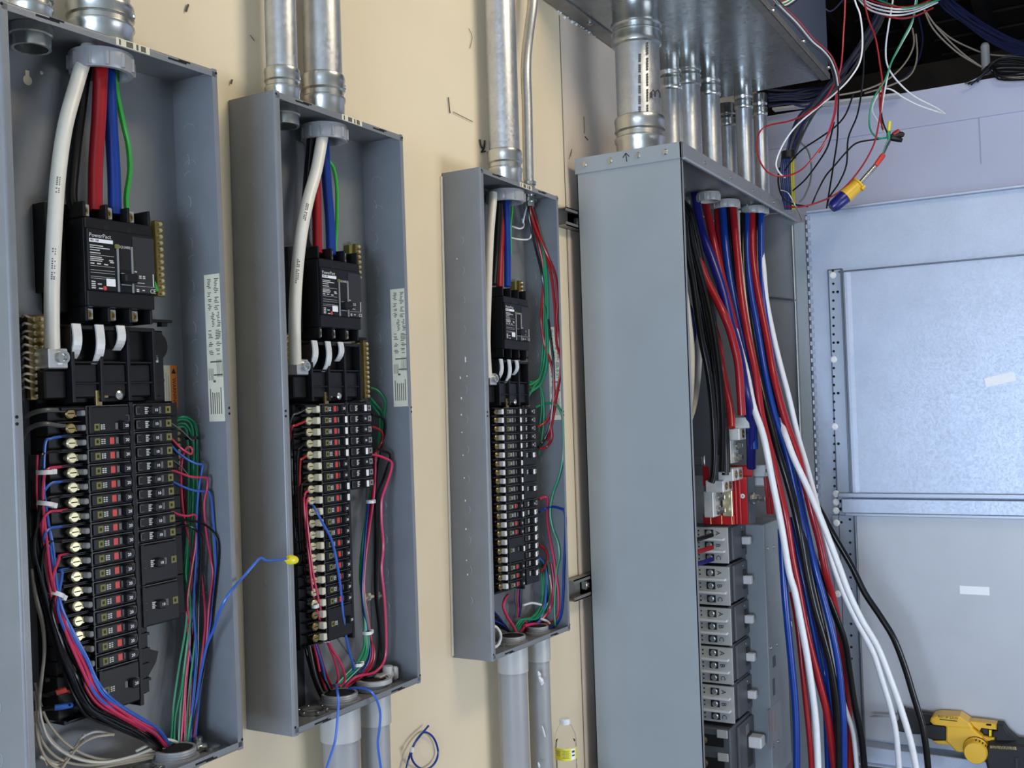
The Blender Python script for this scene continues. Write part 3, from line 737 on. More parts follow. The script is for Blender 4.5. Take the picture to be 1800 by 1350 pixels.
# ------------------------------------------------------------------ tall cabinet
DX, DW, DY0, DY1, DZ = 1.665, 1.613, -.045, -.467, .887
DR = DX + DW
cab = thing('tall_cabinet', 'tall grey switchboard cabinet with open front and thick feeder cables inside', 'electrical cabinet', T3((DX, DY0, FLOOR)))
def dbox(name, m, x0, x1, y0, y1, z0, z1, bv=0, parent=cab, **k):
    return MB().box(x0 - DX, x1 - DX, y0 - DY0, y1 - DY0, z0 - FLOOR, z1 - FLOOR, bv).build(name, m, parent, **k)
dbox('side_panel', M['paint2'], DX, DX + .003, DY0, DY1, FLOOR, DZ - .05)
b = MB(); b.box(0, .02, DY1 - DY0, DY1 - DY0 + .003, 0, DZ - .06 - FLOOR); b.build('front_flange', M['paint'], cab)
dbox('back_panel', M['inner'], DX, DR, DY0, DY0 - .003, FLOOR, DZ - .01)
dbox('side_panel', M['paint'], DR - .003, DR, DY0, DY1, FLOOR, DZ - .01)
dbox('top_panel', M['paint'], DX, DR, DY0, DY1, DZ - .006, DZ - .001)
cp = dbox('top_cap', M['paint2'], DX - .006, DX + .003, DY0 + .006, DY1 - .006, DZ - .062, DZ, .002)
lp = dbox('front_lip', M['paint'], DX - .006, DR + .004, DY1 - .006, DY1 + .004, DZ - .062, DZ + .002, .002)
MB().box(0, DW, DY1 - DY0 - .016, DY1 - DY0 - .004, DZ - .066 - FLOOR, DZ - .056 - FLOOR, .002).build('lip_return', M['paint2'], lp)
def scr():
    b = MB(); b.lathe([(.011, 0), (.011, .003), (.006, .006)], 0, (0, 0, 0), 14); b.box(.0055, .0068, -.008, .008, -.0012, .0012); return b.mesh('screw', M['zinc'])
sm_ = scr()
for px, py in ((1028, 289), (1073, 282), (1122, 273), (1170, 267)):
    P = on(px, py, 0, DX - .006); link('screw', sm_, cp, T3((P.x - DX, P.y - DY0, P.z - FLOOR)) @ Matrix.Rotation(math.pi, 4, 'Z'))
b = MB(); A = lambda px, py: on(px, py, 0, DX - .0068) - Vector((DX, DY0, FLOOR))
for s in (((1102, 284), (1100, 270)), ((1095, 277), (1100, 269)), ((1106, 275), (1100, 269))): b.tube([A(*s[0]), A(*s[1])], .0017, 5)
b.build('handwritten_arrow', M['ink'], cp, label='black handwritten arrow pointing up')
for i in range(5):
    x = DX + .25 + i * .32; MB().lathe([(.007, 0), (.007, .004)], 1, (x - DX, DY1 - DY0 - .010, DZ - .03 - FLOOR), 10).build('lip_screw', M['zinc'], lp)
# inside of the far side wall: stiffener rod, flange and rivets
dbox('side_flange', M['paint2'], DR - .004, DR + .006, DY1 + .004, DY1 - .05, FLOOR, DZ - .07, .001)
a = on(1352, 523, 0, DR - .01); c = on(1400, 528, 0, DR - .012); o0 = Vector((DX, DY0, FLOOR))
b = MB(); b.tube([a - o0, (a + c) / 2 - o0, c - o0], .006, 8); b.build('stiffener_rod', M['zinc'], cab)
b = MB(); b.tube([(DR - .012 - DX, DY1 - DY0 + .012, 0), (DR - .012 - DX, DY1 - DY0 + .012, DZ - .08 - FLOOR)], .006, 8); b.build('edge_bead', M['zinc'], cab)
for z in (.80, .765, .68, .40, .08, -.3, -.6, -.9): MB().lathe([(.008, 0), (.008, .005), (.004, .007)], 1, (DR - DX + .001, DY1 - DY0 - .056, z - FLOOR), 10).build('rivet', M['zinc'], cab)

# open door swung away from the cabinet
OX = DR + .002
dr = dbox('door', M['galvdoor'], OX, OX + .004, DY1 - .062, DY1 - 1.28, -1.79, .862)
dm = lambda px, py, x: on(px, py, 0, x) - o0
def dplate(name, px0, px1, py0, py1, x, th, m, bv=.003, pyl=None):
    """sheet on the door, corners read at photograph pixels, standing x in front of it"""
    a = dm(px0, py0, x); c = dm(px1, py1, x)
    zb = c.z
    return MB().box(a.x, a.x + th, a.y, c.y, a.z, zb, bv).build(name, m, dr)
G = M['galvdoor']
xr = OX
# top lip
dbox('top_lip', G, xr - .03, xr + .004, DY1 - .062, DY1 - 1.28, .855, .868, .002, dr)
yR = DY1 - 1.27 - DY0
z_a = dm(1490, 478, xr - .02).z; z_b = dm(1490, 866, xr - .02).z; y_a = dm(1489, 600, xr - .02).y
b = MB(); b.prism([(xr - DX, y_a + .03), (xr - .02 - DX, y_a + .012), (xr - .026 - DX, y_a), (xr - .026 - DX, y_a - .012), (xr - .020 - DX, y_a - .03), (xr - .020 - DX, yR), (xr - DX, yR)], 2, z_b, z_a)
b.build('raised_sheet', G, dr, label='upper raised galvanised sheet')
MB().box(xr - .03 - DX, xr - DX, y_a + .028, yR, z_a, z_a + .007, .001).build('sheet_edge', M['steel'], dr)
rail_y0 = dm(1461, 600, xr - .012).y; rail_y1 = dm(1485, 600, xr - .012).y; ztop = dm(1470, 474, xr - .012).z; zmid = dm(1470, 884, xr - .012).z
MB().box(xr - .014 - DX, xr - DX, rail_y0, rail_y1, zmid, ztop, .002).build('perforated_rail', M['galvrail'], dr, label='upper perforated rail')
MB().box(xr - .0142 - DX, xr - DX, rail_y0, rail_y0 + .004, zmid, ztop + .004).build('rail_edge', M['steel'], dr)
MB().box(xr - .0142 - DX, xr - DX, rail_y0, rail_y1, ztop, ztop + .004).build('rail_edge', M['steel'], dr)
MB().box(xr - .0142 - DX, xr - DX, rail_y0 - .004, rail_y0, -1.74 - FLOOR, zmid).build('rail_edge', M['steel'], dr)
MB().box(xr - .034 - DX, xr - .010 - DX, rail_y1 - .004, rail_y1 + .004, zmid, ztop, .001).build('rail_lip', M['steel'], dr)
# cross rail
zc0 = dm(1490, 902, xr - .03).z; zc1 = dm(1490, 866, xr - .03).z; yc0 = dm(1475, 885, xr - .03).y
MB().box(xr - .045 - DX, xr - DX, yc0, yR, zc1 - .022, zc1, .003).build('cross_rail_flange', M['galvrail'], dr)
MB().box(xr - .036 - DX, xr - DX, yc0 - .012, yR, zc0, zc1 - .028, .004).build('cross_rail', G, dr)
MB().box(xr - .044 - DX, xr - DX, yc0 - .03, yR, zc0 - .012, zc0 + .002, .002).build('cross_rail_flange', M['galvrail'], dr)
lr0 = dm(1466, 1000, xr - .012).y; lr1 = dm(1507, 1000, xr - .012).y
MB().box(xr - .014 - DX, xr - DX, lr0, lr1, -1.74 - FLOOR, zc0 - .012, .002).build('perforated_rail', M['galvrail'], dr, label='lower perforated rail')
MB().box(xr - .034 - DX, xr - .01 - DX, lr1 - .006, lr1 + .004, -1.74 - FLOOR, zc0 - .012, .002).build('rail_lip', M['steel'], dr)
MB().box(xr - .006 - DX, xr - DX, lr1, yR, -1.70 - FLOOR, zc0 - .012, .001).build('lower_sheet', M['sheet2'], dr)
b = MB(); xh = xr - .0145
def hole(px, py, r=.0062):
    p = dm(px, py, xh); b.lathe([(r, 0), (r, -.0012)], 0, (p.x, p.y, p.z), 10)
for i in range(28):
    py = 498.7 + 14.83 * i
    if py > 872: break
    if i not in (9, 17): hole(1464.8 + .0062 * (py - 498), py)
for py in (513, 602, 691, 780): hole(1472.5 + .005 * (py - 513), py, .007)
hole(1464, 476); hole(1477, 868); hole(1478, 881, .008); hole(1478, 895, .008); hole(1479, 918); hole(1482, 1043)
for i in range(15): hole(1494 + .0115 * 20.4 * i, 913 + 20.4 * i)
b.build('rail_hole', M['hole'], dr, kind='stuff')
def wsc():
    b = MB(); b.lathe([(.017, 0), (.017, -.003), (.011, -.007)], 0, (0, 0, 0), 16); b.box(-.0078, -.0068, -.011, .011, -.0022, .0022); return b.mesh('screw', M['white'])
ws = wsc()
for px, py in ((1464, 484), (1465.5, 632), (1467, 750), (1469.5, 868), (1469.5, 882.5), (1469.5, 897.5), (1470, 919), (1472.5, 1044)):
    p = dm(px, py, xr - .015); link('screw', ws, dr, T3(p) @ Matrix.Rotation(.6, 4, 'X'))
# hinge knuckles
def kn():
    b = MB(); b.lathe([(.007, -.0098), (.007, .0098)], 2, n=10); b.box(-.003, .003, -.02, .0, -.0098, .0098); return b.mesh('hinge_knuckle', M['galvrail'])
km = kn()
for i in range(64):
    z = .835 - i * .0415
    if z < -1.78: break
    link('hinge_knuckle', km, dr, T3((OX - .004 - DX, DY1 - .056 - DY0, z - FLOOR)))
b = MB(); b.tube([(OX - .004 - DX, DY1 - .056 - DY0, .13), (OX - .004 - DX, DY1 - .056 - DY0, .85 - FLOOR)], .0045, 8); b.build('hinge_pin', M['steel'], dr)
# bottom ledge
zl = dm(1530, 1302, xr - .004).z
MB().box(xr - .11 - DX, xr - DX, dm(1516, 1310, xr - .05).y, yR, zl - .006, zl, .002).build('bottom_ledge', M['galvdoor'], dr)
MB().box(xr - .116 - DX, xr - .108 - DX, dm(1516, 1310, xr - .05).y, yR, zl - .07, zl + .004, .003).build('ledge_lip', M['galvdoor'], dr)
MB().box(xr - .15 - DX, xr - .11 - DX, dm(1516, 1310, xr - .05).y, yR, zl - .075, zl - .066, .003).build('ledge_lip', M['galvdoor'], dr)
# two white stickers
def stick(cx, cy, w, h, ang, x, lab):
    p = dm(cx, cy, x); b = MB(); b.box(-.0006, .0006, -w / 2, w / 2, -h / 2, h / 2); b.build('sticker', M['whitepaper'], dr, T3(p) @ Matrix.Rotation(ang, 4, 'X'), label=lab)
stick(1758, 667, .128, .042, -.20, xr - .0212, 'blank white sticker, tilted')
stick(1713, 1038, .125, .038, .0, xr - .0072, 'blank white sticker, straight')

# feeder conduits over the cabinet and the wireway above
GZ = 1.47
DCON = [(1122, 150, -.25, 78, 'very thick zinc conduit, first of the row on top of the tall cabinet', .16, None, None),
        (1177, 150, -.15, 42, 'shaded zinc conduit behind the very thick one on the tall cabinet', .1, None, None),
        (1211, 200, -.22, 42, 'thick zinc conduit, third of the row on top of the tall cabinet', .0, (1190, 360, 42), .13),
        (1248, 200, -.25, 36, 'zinc conduit, fourth of the row on top of the tall cabinet', .0, (1245.5, 350, 40), .13),
        (1278, 220, -.14, 33, 'zinc conduit set back between its neighbours on the tall cabinet', .0, (1275, 364, 50), .12),
        (1307.5, 200, -.30, 29, 'bright zinc conduit, second to last on top of the tall cabinet', .0, None, .11),
        (1338, 250, -.335, 23, 'slim bright zinc conduit, last of the row on top of the tall cabinet', .0, (1325, 375, 51), .11)]
for px, py, y, dpx, lab, ch, bu, tc in DCON:
    P = on(px, py, 1, y); r = dia(dpx, P) / 2; bR = None; bo = (0, 0)
    if bu: q = on(bu[0], bu[1], 2, DZ - .045); bR = dia(bu[2], q) / 2; bo = (q.x - P.x, q.y - P.y)
    o = conduit(P, r, DZ, GZ, lab, con_h=ch, bR=bR, boff=bo, drop=.06 if px in (1307.5, 1177) else None, top_con=tc or .15)
    if px == 1122:
        b = MB()
        def S(px_, py_): d = ray(px_, py_); t = ((P - CAM).dot(Vector((FW.x, FW.y, 0)).normalized()) - r * .99) / d.dot(Vector((FW.x, FW.y, 0)).normalized()); return CAM + d * t - Vector((P.x, P.y, DZ))
        for i in range(30):
            if i % 5 != 4: b.tube([S(1124.5, 95 + i * 3.7), S(1124.5, 97.6 + i * 3.7)], .006, 4)
            if i % 6 != 2: b.tube([S(1138, 60 + i * 4.6), S(1138, 63 + i * 4.6)], .004, 4)
        b.build('stencil_print', M['fadeink'], o)
        b = MB(); b.tube([S(1145, 172), S(1145.5, 162), S(1148, 158), S(1151, 162), S(1151, 170), S(1153, 160), S(1157, 158), S(1160, 164), S(1160, 172)], .003, 5); b.build('handwritten_mark', M['ink'], o)
gut = thing('wireway', 'galvanised wireway trough overhead with conduits entering its underside', 'wireway', T3((1.42, -.01, GZ)))
def gbox(name, m, x0, x1, y0, y1, z0, z1, bv=0, parent=gut): return MB().box(x0 - 1.42, x1 - 1.42, y0 + .01, y1 + .01, z0 - GZ, z1 - GZ, bv).build(name, m, parent)
gbox('underside', M['duct'], 1.42, 3.14, -.01, -.69, GZ, GZ + .003)
gbox('front_cover', mat('dark_blue_grey_sheet', (.12, .15, .22), .45, .3, .1, 5), 1.42, 3.14, -.687, -.69, GZ + .02, GZ + .6)
gbox('back', M['duct'], 1.42, 3.14, -.01, -.013, GZ, GZ + .6)
gbox('end_cap', M['duct'], 3.137, 3.14, -.01, -.69, GZ, GZ + .6); gbox('end_cap', M['duct'], 1.42, 1.423, -.01, -.69, GZ, GZ + .6)
gbox('top', M['duct'], 1.42, 3.14, -.01, -.69, GZ + .597, GZ + .6)
e = gbox('edge_angle', M['strutm'], 1.42, 3.14, -.655, -.694, GZ - .006, GZ + .0, .001)
gbox('edge_angle', M['strutm'], 1.42, 3.14, -.69, -.697, GZ - .006, GZ + .022, .001)
e2 = gbox('wall_angle', M['strutm'], 1.42, 2.6, -.005, -.07, GZ - .008, GZ + .0, .001)
for px, py in ((1358, 18), (1412, 72), (1456, 118)):
    P = on(px, py, 2, GZ - .006); MB().lathe([(.011, 0), (.011, -.006), (.005, -.009)], 2, (P.x - 1.42, P.y + .01, P.z - GZ), 12).build('screw', M['zinc'], e)
P = on(1037, 39, 2, GZ - .008); MB().lathe([(.012, 0), (.012, -.008), (.006, -.012)], 2, (P.x - 1.42, P.y + .01, P.z - GZ), 12).build('screw', M['zinc'], e2)
b = MB(); rr_ = random.Random(4)
for i in range(16):
    px = 982 + i * 4.3 + rr_.uniform(-2, 2); P = on(px, 22 + (px - 985) * .62 + rr_.uniform(0, 5), 1, -.004); s_ = rr_.uniform(.004, .011); b.lathe([(s_ * .5, -s_ * .7), (s_, 0), (s_ * .6, s_ * .6)], 2, (P.x, P.y, P.z), 6)
b.build('plaster_crumb', M['white'], wl, kind='stuff')
# strut channels fixing the cabinet to the wall
def strut(px0, pxe, py0, py1, label):
    a = on(px0, py0, 1, -.03); c = on(px0, py1, 1, -.03); x0 = a.x; x1 = DX + .25; z1, z0 = a.z, c.z
    root = thing('strut_channel', label, 'strut', T3((x0, 0, (z0 + z1) / 2)))
    h = (z1 - z0) / 2; L = x1 - x0; t = .004
    b = MB(); b.box(0, L, -t, 0, -h, h); b.box(0, L, -.043, 0, h - t, h); b.box(0, L, -.043, 0, -h, -h + t); b.box(0, L, -.043, -.043 + t, h - .014, h); b.box(0, L, -.043, -.043 + t, -h, -h + .014); b.build('channel', M['strutm'], root)
    b = MB(); b.box(.13, .17, -.03, -.006, -h * .45, h * .45, .003); b.lathe([(.012, -.03), (.012, -.036)], 1, (.15, 0, 0), 8); b.build('strut_nut', M['zinc'], root)
strut(990, 1015, 364, 396, 'strut channel end between farthest wall panel and tall cabinet, upper one')
strut(1004, 1030, 1020, 1058, 'strut channel end between farthest wall panel and tall cabinet, lower one')
# ------------------------------------------------------------------ plug-on breakers and lugs inside the tall cabinet
BX0, BX1, BYB, BYF = 2.51, 2.785, -.160, -.300
def zpx(py, x, y, px):
    d = ray(px, py); t = (x - CAM.x) / d.x; return (CAM + d * t).z
CX1, CYF = 3.11, -.392
cover = thing('bus_cover_box', 'upright grey bus cover box beside the row of grey breakers', 'bus cover', T3((BX1, BYF, FLOOR)))
zt_ = on(1312, 922, 0, BX1).z
MB().box(0, CX1 - BX1, 0, CYF - BYF, .1, zt_ - FLOOR, .004).build('cover_box', M['paint2'], cover)
MB().box(0, CX1 - BX1, BYB - BYF + .1, 0, .1, zt_ - FLOOR - .003).build('cover_body', M['paint'], cover)
for px, py in ((1349, 964), (1360, 961), (1355, 1139), (1365, 1133), (1359, 1311), (1368, 1303)):
    P = on(px, py, 1, CYF); MB().lathe([(.009, 0), (.009, -.004), (.004, -.006)], 1, (P.x - BX1, P.y - BYF, P.z - FLOOR), 12).build('cover_screw', M['zinc'], cover)
def cpl(name, pxa, pya, pxb, pyb, m, par=cover, dy=.0008):
    a = on(pxa, pya, 1, CYF - dy); c = on(pxb, pyb, 1, CYF - dy)
    return MB().box(a.x - BX1, c.x - BX1, a.y - BYF, a.y - BYF + .0012, a.z - FLOOR, c.z - FLOOR).build(name, m, par)
st = cpl('faded_sticker', 1349, 1250, 1374, 1295, mat('faded_grey_sticker', (.34, .34, .37), .6)); 
for i in range(3): cpl('sticker_stripe', 1351 + i * 5, 1252, 1353 + i * 5, 1285, mat('faded_red_stripe', (.38, .16, .18), .6) if i == 0 else bpy.data.materials['faded_red_stripe'], st, .0016)
cpl('nameplate', 1358, 1155, 1364, 1170, M['brkgrey']); cpl('nameplate', 1358, 1195, 1363, 1220, M['brkgrey'])
ABC = [text_mesh(c, .030, M['ink']) for c in 'ABC']
def plugon(i, py0, py1):
    z1 = on(1274, py0, 0, BX0).z; z0 = on(1274, py1, 0, BX0).z; H = z1 - z0 - .004
    root = thing('plug_on_breaker', f'grey three-pole plug-on breaker with white lug face in tall cabinet, {ORD[i]} from top', 'circuit breaker', T3((BX0, BYF, z0 + .002)), 'plug-on breakers in the tall cabinet')
    G = M['brkgrey']
    MB().box(.006, BX1 - BX0 - .002, BYB - BYF + .08, 0, 0, H, .004).build('body', G, root)
    MB().box(.07, BX1 - BX0 - .004, -.012, .002, .006, H - .006, .004).build('face_ridge', G, root)
    MB().box(0.2, .235, -.018, 0, H * .25, H * .75, .003).build('toggle_well', M['black2'], root)
    hd = MB().box(.195, .225, -.05, -.01, H * .38, H * .60, .004).build('handle', M['white'], root, label='white handle')
    MB().box(.222, .2255, -.046, -.03, H * .42, H * .56).build('handle_recess', M['greyp'], hd)
    MB().lathe([(.004, -.012), (.004, -.0135)], 1, (.2, 0, H * .86), 8).build('trip_button', M['greytext'], root)
    MB().box(-.001, .008, BYB - BYF, -.012, .002, H - .002, .001).build('lug_face', M['lugwhite'], root, label='pale lug face')
    for j in range(3):
        zc = H * (5 - 2 * j) / 6; hh = H / 6
        MB().box(-.003, .004, .092, .052, zc - hh * .55, zc + hh * .55, .001).build('lug_opening', M['black2'], root)
        b = MB(); b.lathe([(.013, -.002), (.013, -.008), (.009, -.0095)], 0, (0, .072, zc), 14); b.box(-.0105, -.0085, .062, .082, -.0015 + zc, .0015 + zc); b.build('lug_screw', M['silver'], root)
        b = MB(); b.box(-.0018, -.0008, .124, .118, zc - .012, zc - .006); b.box(-.0018, -.0008, .124, .118, zc + .006, zc + .012); b.build('small_hole', M['hole'], root)
        link('lettering', ABC[j], root, basis((-.0014, .034, zc), (0, 0, -1), (0, -1, 0)))
        if j < 2: b = MB(); b.box(-.024, .004, .155, .002, zc - hh - .004, zc - hh + .005, .001); b.build('barrier_rib', M['cap'], root)
    return root
PB = [(926, 992), (995, 1066), (1068, 1136), (1137, 1204), (1205, 1272)]
for i, (a, c) in enumerate(PB): plugon(i, a, c)
# larger breaker at the bottom
z1 = on(1274, 1278, 0, BX0).z; r = thing('large_breaker', 'larger grey breaker with big white handle below the plug-on breakers', 'circuit breaker', T3((BX0, BYF, z1 - .34)))
MB().box(-.03, BX1 - BX0 - .002, .20, 0, 0, .34, .006).build('body', M['brkgrey'], r)
MB().box(.05, BX1 - BX0 - .004, -.014, .002, .01, .33, .005).build('face_ridge', M['brkgrey'], r)
MB().box(.16, .23, -.018, -.01, .12, .27, .003).build('toggle_well', M['black2'], r)
hd = MB().box(.17, .24, -.075, -.01, .205, .255, .006).build('handle', M['white'], r, label='big white handle'); MB().box(.2385, .241, -.07, -.05, .213, .247).build('handle_recess', M['greyp'], hd)
MB().box(.15, .19, -.0155, -.013, .265, .31, .001).build('round_emblem', M['greyp'], r)
for j in range(2):
    MB().box(-.034, -.02, .17, .03, .26 - j * .1, .31 - j * .1, .002).build('lug_pocket', M['hole'], r)
    b = MB(); b.lathe([(.018, -.034), (.018, -.042), (.01, -.045)], 0, (0, .12, .285 - j * .1), 14); b.build('lug_screw', M['dullbrass'], r)
    MB().box(-.036, -.02, .06, .012, .30 - j * .1, .335 - j * .1, .002).build('lug_plate', M['lugwhite'], r)
# main lug assembly
ml = thing('main_lug_assembly', 'red insulator block with matt aluminium main lugs above the grey breakers', 'lug assembly', T3((BX0, BYF, zt_)))
mo = Vector((BX0, BYF, zt_))
def facebox(name, m, pxl, pxm, pxr, pyt, pyb, x0, bv=.004, parent=ml, **k):
    """a block whose cut face (towards the doorway) spans pxl..pxm and whose front spans pxm..pxr"""
    yb = on(pxl, (pyt + pyb) / 2, 0, x0).y; P = on(pxm, pyt, 0, x0); yf = P.y; z1 = P.z; z0 = on(pxm, pyb, 0, x0).z
    x1 = on(pxr, (pyt + pyb) / 2, 1, yf).x
    o = MB().box(x0 - mo.x, x1 - mo.x, yb - mo.y, yf - mo.y, z0 - mo.z, z1 - mo.z, bv).build(name, m, parent, **k)
    return o, x0, x1, yb, yf, z0, z1
facebox('insulator', M['red'], 1276, 1312, 1314, 838, 922, 2.60, .003)
for i, px in enumerate((1286, 1292, 1299)): facebox('insulator_rib', M['red'], px, px + 2.4, px + 3, 842, 922, 2.575, .004)
facebox('insulator_foot', M['red'], 1236, 1290, 1292, 905, 923, 2.55, .003)
for px in (1248, 1267, 1285): facebox('foot_rib', M['copper'], px, px + 1.5, px + 2, 906, 922, 2.535, .001)
facebox('insulator_top', M['red'], 1280, 1322, 1324, 818, 838, 2.62, .005)
facebox('insulator_flap', M['red'], 1235, 1246, 1248, 820, 854, 2.60, .003)
facebox('side_bracket', M['brkgrey'], 1313, 1315, 1327, 838, 922, 2.62, .002)
facebox('bus_bar', M['brass'], 1270, 1286, 1288, 862, 908, 2.545, .002)
P = on(1318, 877, 0, 2.6); b = MB(); b.lathe([(.02, -.01), (.02, -.03), (.014, -.034), (.014, -.06), (.009, -.062)], 1, (P.x - mo.x + .03, P.y - mo.y, P.z - mo.z), 6); b.lathe([(.026, 0), (.026, -.01)], 1, (P.x - mo.x + .03, P.y - mo.y, P.z - mo.z), 16); b.build('bracket_bolt', M['zinc'], ml)
P = on(1305.5, 872, 0, 2.572); b = MB(); b.lathe([(.0105, -.001), (.0105, .001)], 0, (P.x - mo.x, P.y - mo.y, P.z - mo.z), 16); pb = b.build('phase_tag', M['whitepaper'], ml)
link('lettering', text_mesh('A', .014, M['ink']), pb, basis(P - mo + Vector((-.0015, 0, 0)), (0, 0, -1), (0, -1, 0)))
def lug(pxl, pxm, pxr, pyt, pyb, x0):
    o, xa, xb, yb, yf, z0, z1 = facebox('aluminium_lug', M['lug'], pxl, pxm, pxr, pyt, pyb, x0, .003)
    for q in (.3, .72):
        b = MB(); cx = xa + (xb - xa) * q; b.lathe([(min(.017, (xb - xa) * .2), 0), (min(.017, (xb - xa) * .2), -.003), (.008, -.003), (.007, .0)], 1, (cx - mo.x, yf - mo.y, (z0 + z1) / 2 - mo.z), 14); b.build('hex_screw', M['dullbrass'], o)
    MB().box(xa + (xb - xa) * .5 - .006 - mo.x, xa + (xb - xa) * .5 + .006 - mo.x, yf - mo.y - .003, yf - mo.y + .002, z0 - mo.z + .002, z1 - mo.z - .002).build('lug_rib', M['lug'], o)
    return o
lug(1291, 1316, 1334, 733, 753, 2.50); lug(1277, 1299, 1320, 753, 774, 2.48)
lug(1262, 1288, 1306, 824, 846, 2.46); lug(1240, 1271, 1288, 845, 866, 2.43); lug(1323, 1345, 1350, 817, 838, 2.75)
for (pxl, pxm, pyt, pyb, x0) in ((1277, 1284, 774, 815, 2.50), (1237, 1253, 864, 910, 2.46)):
    o, xa, xb, yb, yf, z0, z1 = facebox('lug_tongue', M['lug'], pxl, pxm, pxm + 14, pyt, pyb, x0, .003)
    for q in (.25, .75):
        b = MB(); zc = z0 + (z1 - z0) * q - mo.z; xc = (xa + xb) / 2 - mo.x; b.lathe([(.022, 0), (.022, -.012), (.016, -.016), (.012, -.035), (.009, -.036)], 1, (xc, yf - mo.y, zc), 6); b.build('tongue_bolt', M['zinc'], o)
facebox('lug_barrel', M['lug'], 1324, 1344, 1349, 838, 855, 2.77, .006)
facebox('steel_post', M['zinc'], 1235, 1238, 1240, 800, 820, 2.6, .003); facebox('grey_block', M['greyp'], 1215, 1233, 1236, 803, 818, 2.62, .003)
facebox('support_panel', M['lugwhite'], 1209, 1236, 1238, 836, 925, 2.64, .002)
b = MB()
for py in (857, 877, 899): P = on(1212, py, 0, 2.638); b.lathe([(.008, 0), (.008, -.002)], 0, (P.x - mo.x, P.y - mo.y, P.z - mo.z), 10)
b.build('panel_hole', M['hole'], ml)
# breakers plugged on the far side of the bus cover: only their handles show
for i, py in enumerate((1098, 1145)):
    P = on(1378, py, 1, CYF + .03); root = thing('plug_on_breaker', f'far-side breaker behind the bus cover box, only its white handle showing, {("upper", "lower")[i]} one', 'circuit breaker', T3((P.x, P.y, P.z - .05)), 'breakers behind the bus cover')
    MB().box(.0, .12, .0, .14, -.05, .10, .003).build('body', M['black2'], root); MB().box(.01, .04, -.03, .0, .035, .062, .003).build('handle', M['white'], root)

# ------------------------------------------------------------------ reciprocating saw on the door ledge
SX = OX - .07; s0 = on(1700, 1290, 0, SX)
saw = thing('reciprocating_saw', 'yellow and black cordless reciprocating saw lying on the door ledge', 'power saw', T3(s0))
def S2(zx, zy):
    p = on(1600 + zx / 9, 1230 + zy / 9, 0, SX) - s0; return (p.y, p.z)
def spoly(name, pts, xa, xb, m, parent=saw, bv=.008, **k):
    P = [S2(*q) for q in pts]; b = MB(); n = len(P)
    c = (sum(p[0] for p in P) / n, sum(p[1] for p in P) / n)
    def ins(p, d):
        v = Vector((c[0] - p[0], c[1] - p[1])); L = max(v.length, 1e-6); v = v / L * min(d, L * .5); return (p[0] + v.x, p[1] + v.y)
    rings = [(xa, bv), (xa + bv * .4 * (1 if xb > xa else -1), bv * .3), (xa + bv * (1 if xb > xa else -1), 0), (xb - bv * (1 if xb > xa else -1), 0), (xb, bv)]
    vs = []; 
    for x, d in rings: vs += [(x, *ins(p, d)) for p in P]
    fs = [tuple(range(n))[::-1], tuple(range(4 * n, 5 * n))] + [(i * n + j, i * n + (j + 1) % n, (i + 1) * n + (j + 1) % n, (i + 1) * n + j) for i in range(4) for j in range(n)]
    b.add(vs, fs); return b.build(name, m, parent, **k)
Yl = M['yellow']; R_ = M['rubber']
spoly('upper_housing', [(335, 300), (345, 250), (390, 215), (470, 198), (800, 213), (880, 265), (960, 320), (1010, 400), (990, 440), (640, 420), (560, 370), (380, 345)], -.055, .05, Yl)
hz = spoly('motor_housing', [(590, 360), (980, 380), (1060, 450), (1150, 520), (1190, 600), (1190, 700), (900, 780), (800, 780), (740, 760), (650, 660), (590, 600)], -.06, .05, Yl)
spoly('lower_housing', [(370, 600), (600, 600), (690, 640), (700, 690), (640, 672), (430, 645)], -.05, .045, Yl)
spoly('rubber_grip', [(330, 345), (560, 372), (600, 420), (600, 590), (420, 600), (330, 575), (200, 520), (200, 360)], -.052, .048, R_)
spoly('gear_neck', [(-60, 150), (100, 190), (350, 225), (345, 345), (230, 520), (100, 520), (-60, 500)], -.035, .035, R_)
spoly('shoe', [(-190, 140), (-90, 120), (-40, 180), (-60, 500), (-210, 470), (-200, 330), (-160, 300)], -.03, .03, M['black2'])
spoly('blade', [(-650, 262), (-560, 235), (-190, 255), (-190, 290), (-400, 278), (-640, 272)], -.002, .002, M['zinc'], bv=.001)
pc = S2(1075, 715); ro = .049
b = MB(); b.lathe([(ro * 1.1, -.04), (ro * 1.12, -.075), (ro * 1.0, -.082), (ro * 1.0, -.118), (ro * .90, -.130), (.001, -.131)], 0, (0, pc[0], pc[1]), 28); mc = b.build('motor_cap', Yl, saw)
b = MB(); b.lathe([(ro * 1.13, -.062), (ro * 1.145, -.068), (ro * 1.13, -.074)], 0, (0, pc[0], pc[1]), 28, cap=False); b.build('cap_groove', M['rubber'], mc)
b = MB()
for i in range(4):
    a = .15 + i * .3; cy, cz = pc[0] - math.sin(a - .1) * ro * .98, pc[1] + math.cos(a - .1) * ro * .98
    b.tube([(-.085, cy, cz), (-.118, pc[0] - math.sin(a - .1) * ro * .93, pc[1] + math.cos(a - .1) * ro * .93)], .0032, 6)
b.build('cooling_slot', M['hole'], mc)
spoly('handle_top', [(940, 310), (1000, 305), (1300, 340), (1385, 358), (1385, 445), (1250, 435), (1120, 420), (1100, 470), (1010, 400)], -.035, .03, Yl)
spoly('handle_bottom', [(1150, 540), (1250, 560), (1350, 555), (1350, 615), (1190, 640)], -.035, .03, Yl)
spoly('trigger', [(1120, 425), (1250, 425), (1255, 555), (1180, 545), (1130, 480)], -.02, .02, M['black2'])
spoly('trigger_lock', [(1255, 450), (1300, 450), (1300, 550), (1255, 550)], -.034, .02, M['wyellow'], bv=.004)
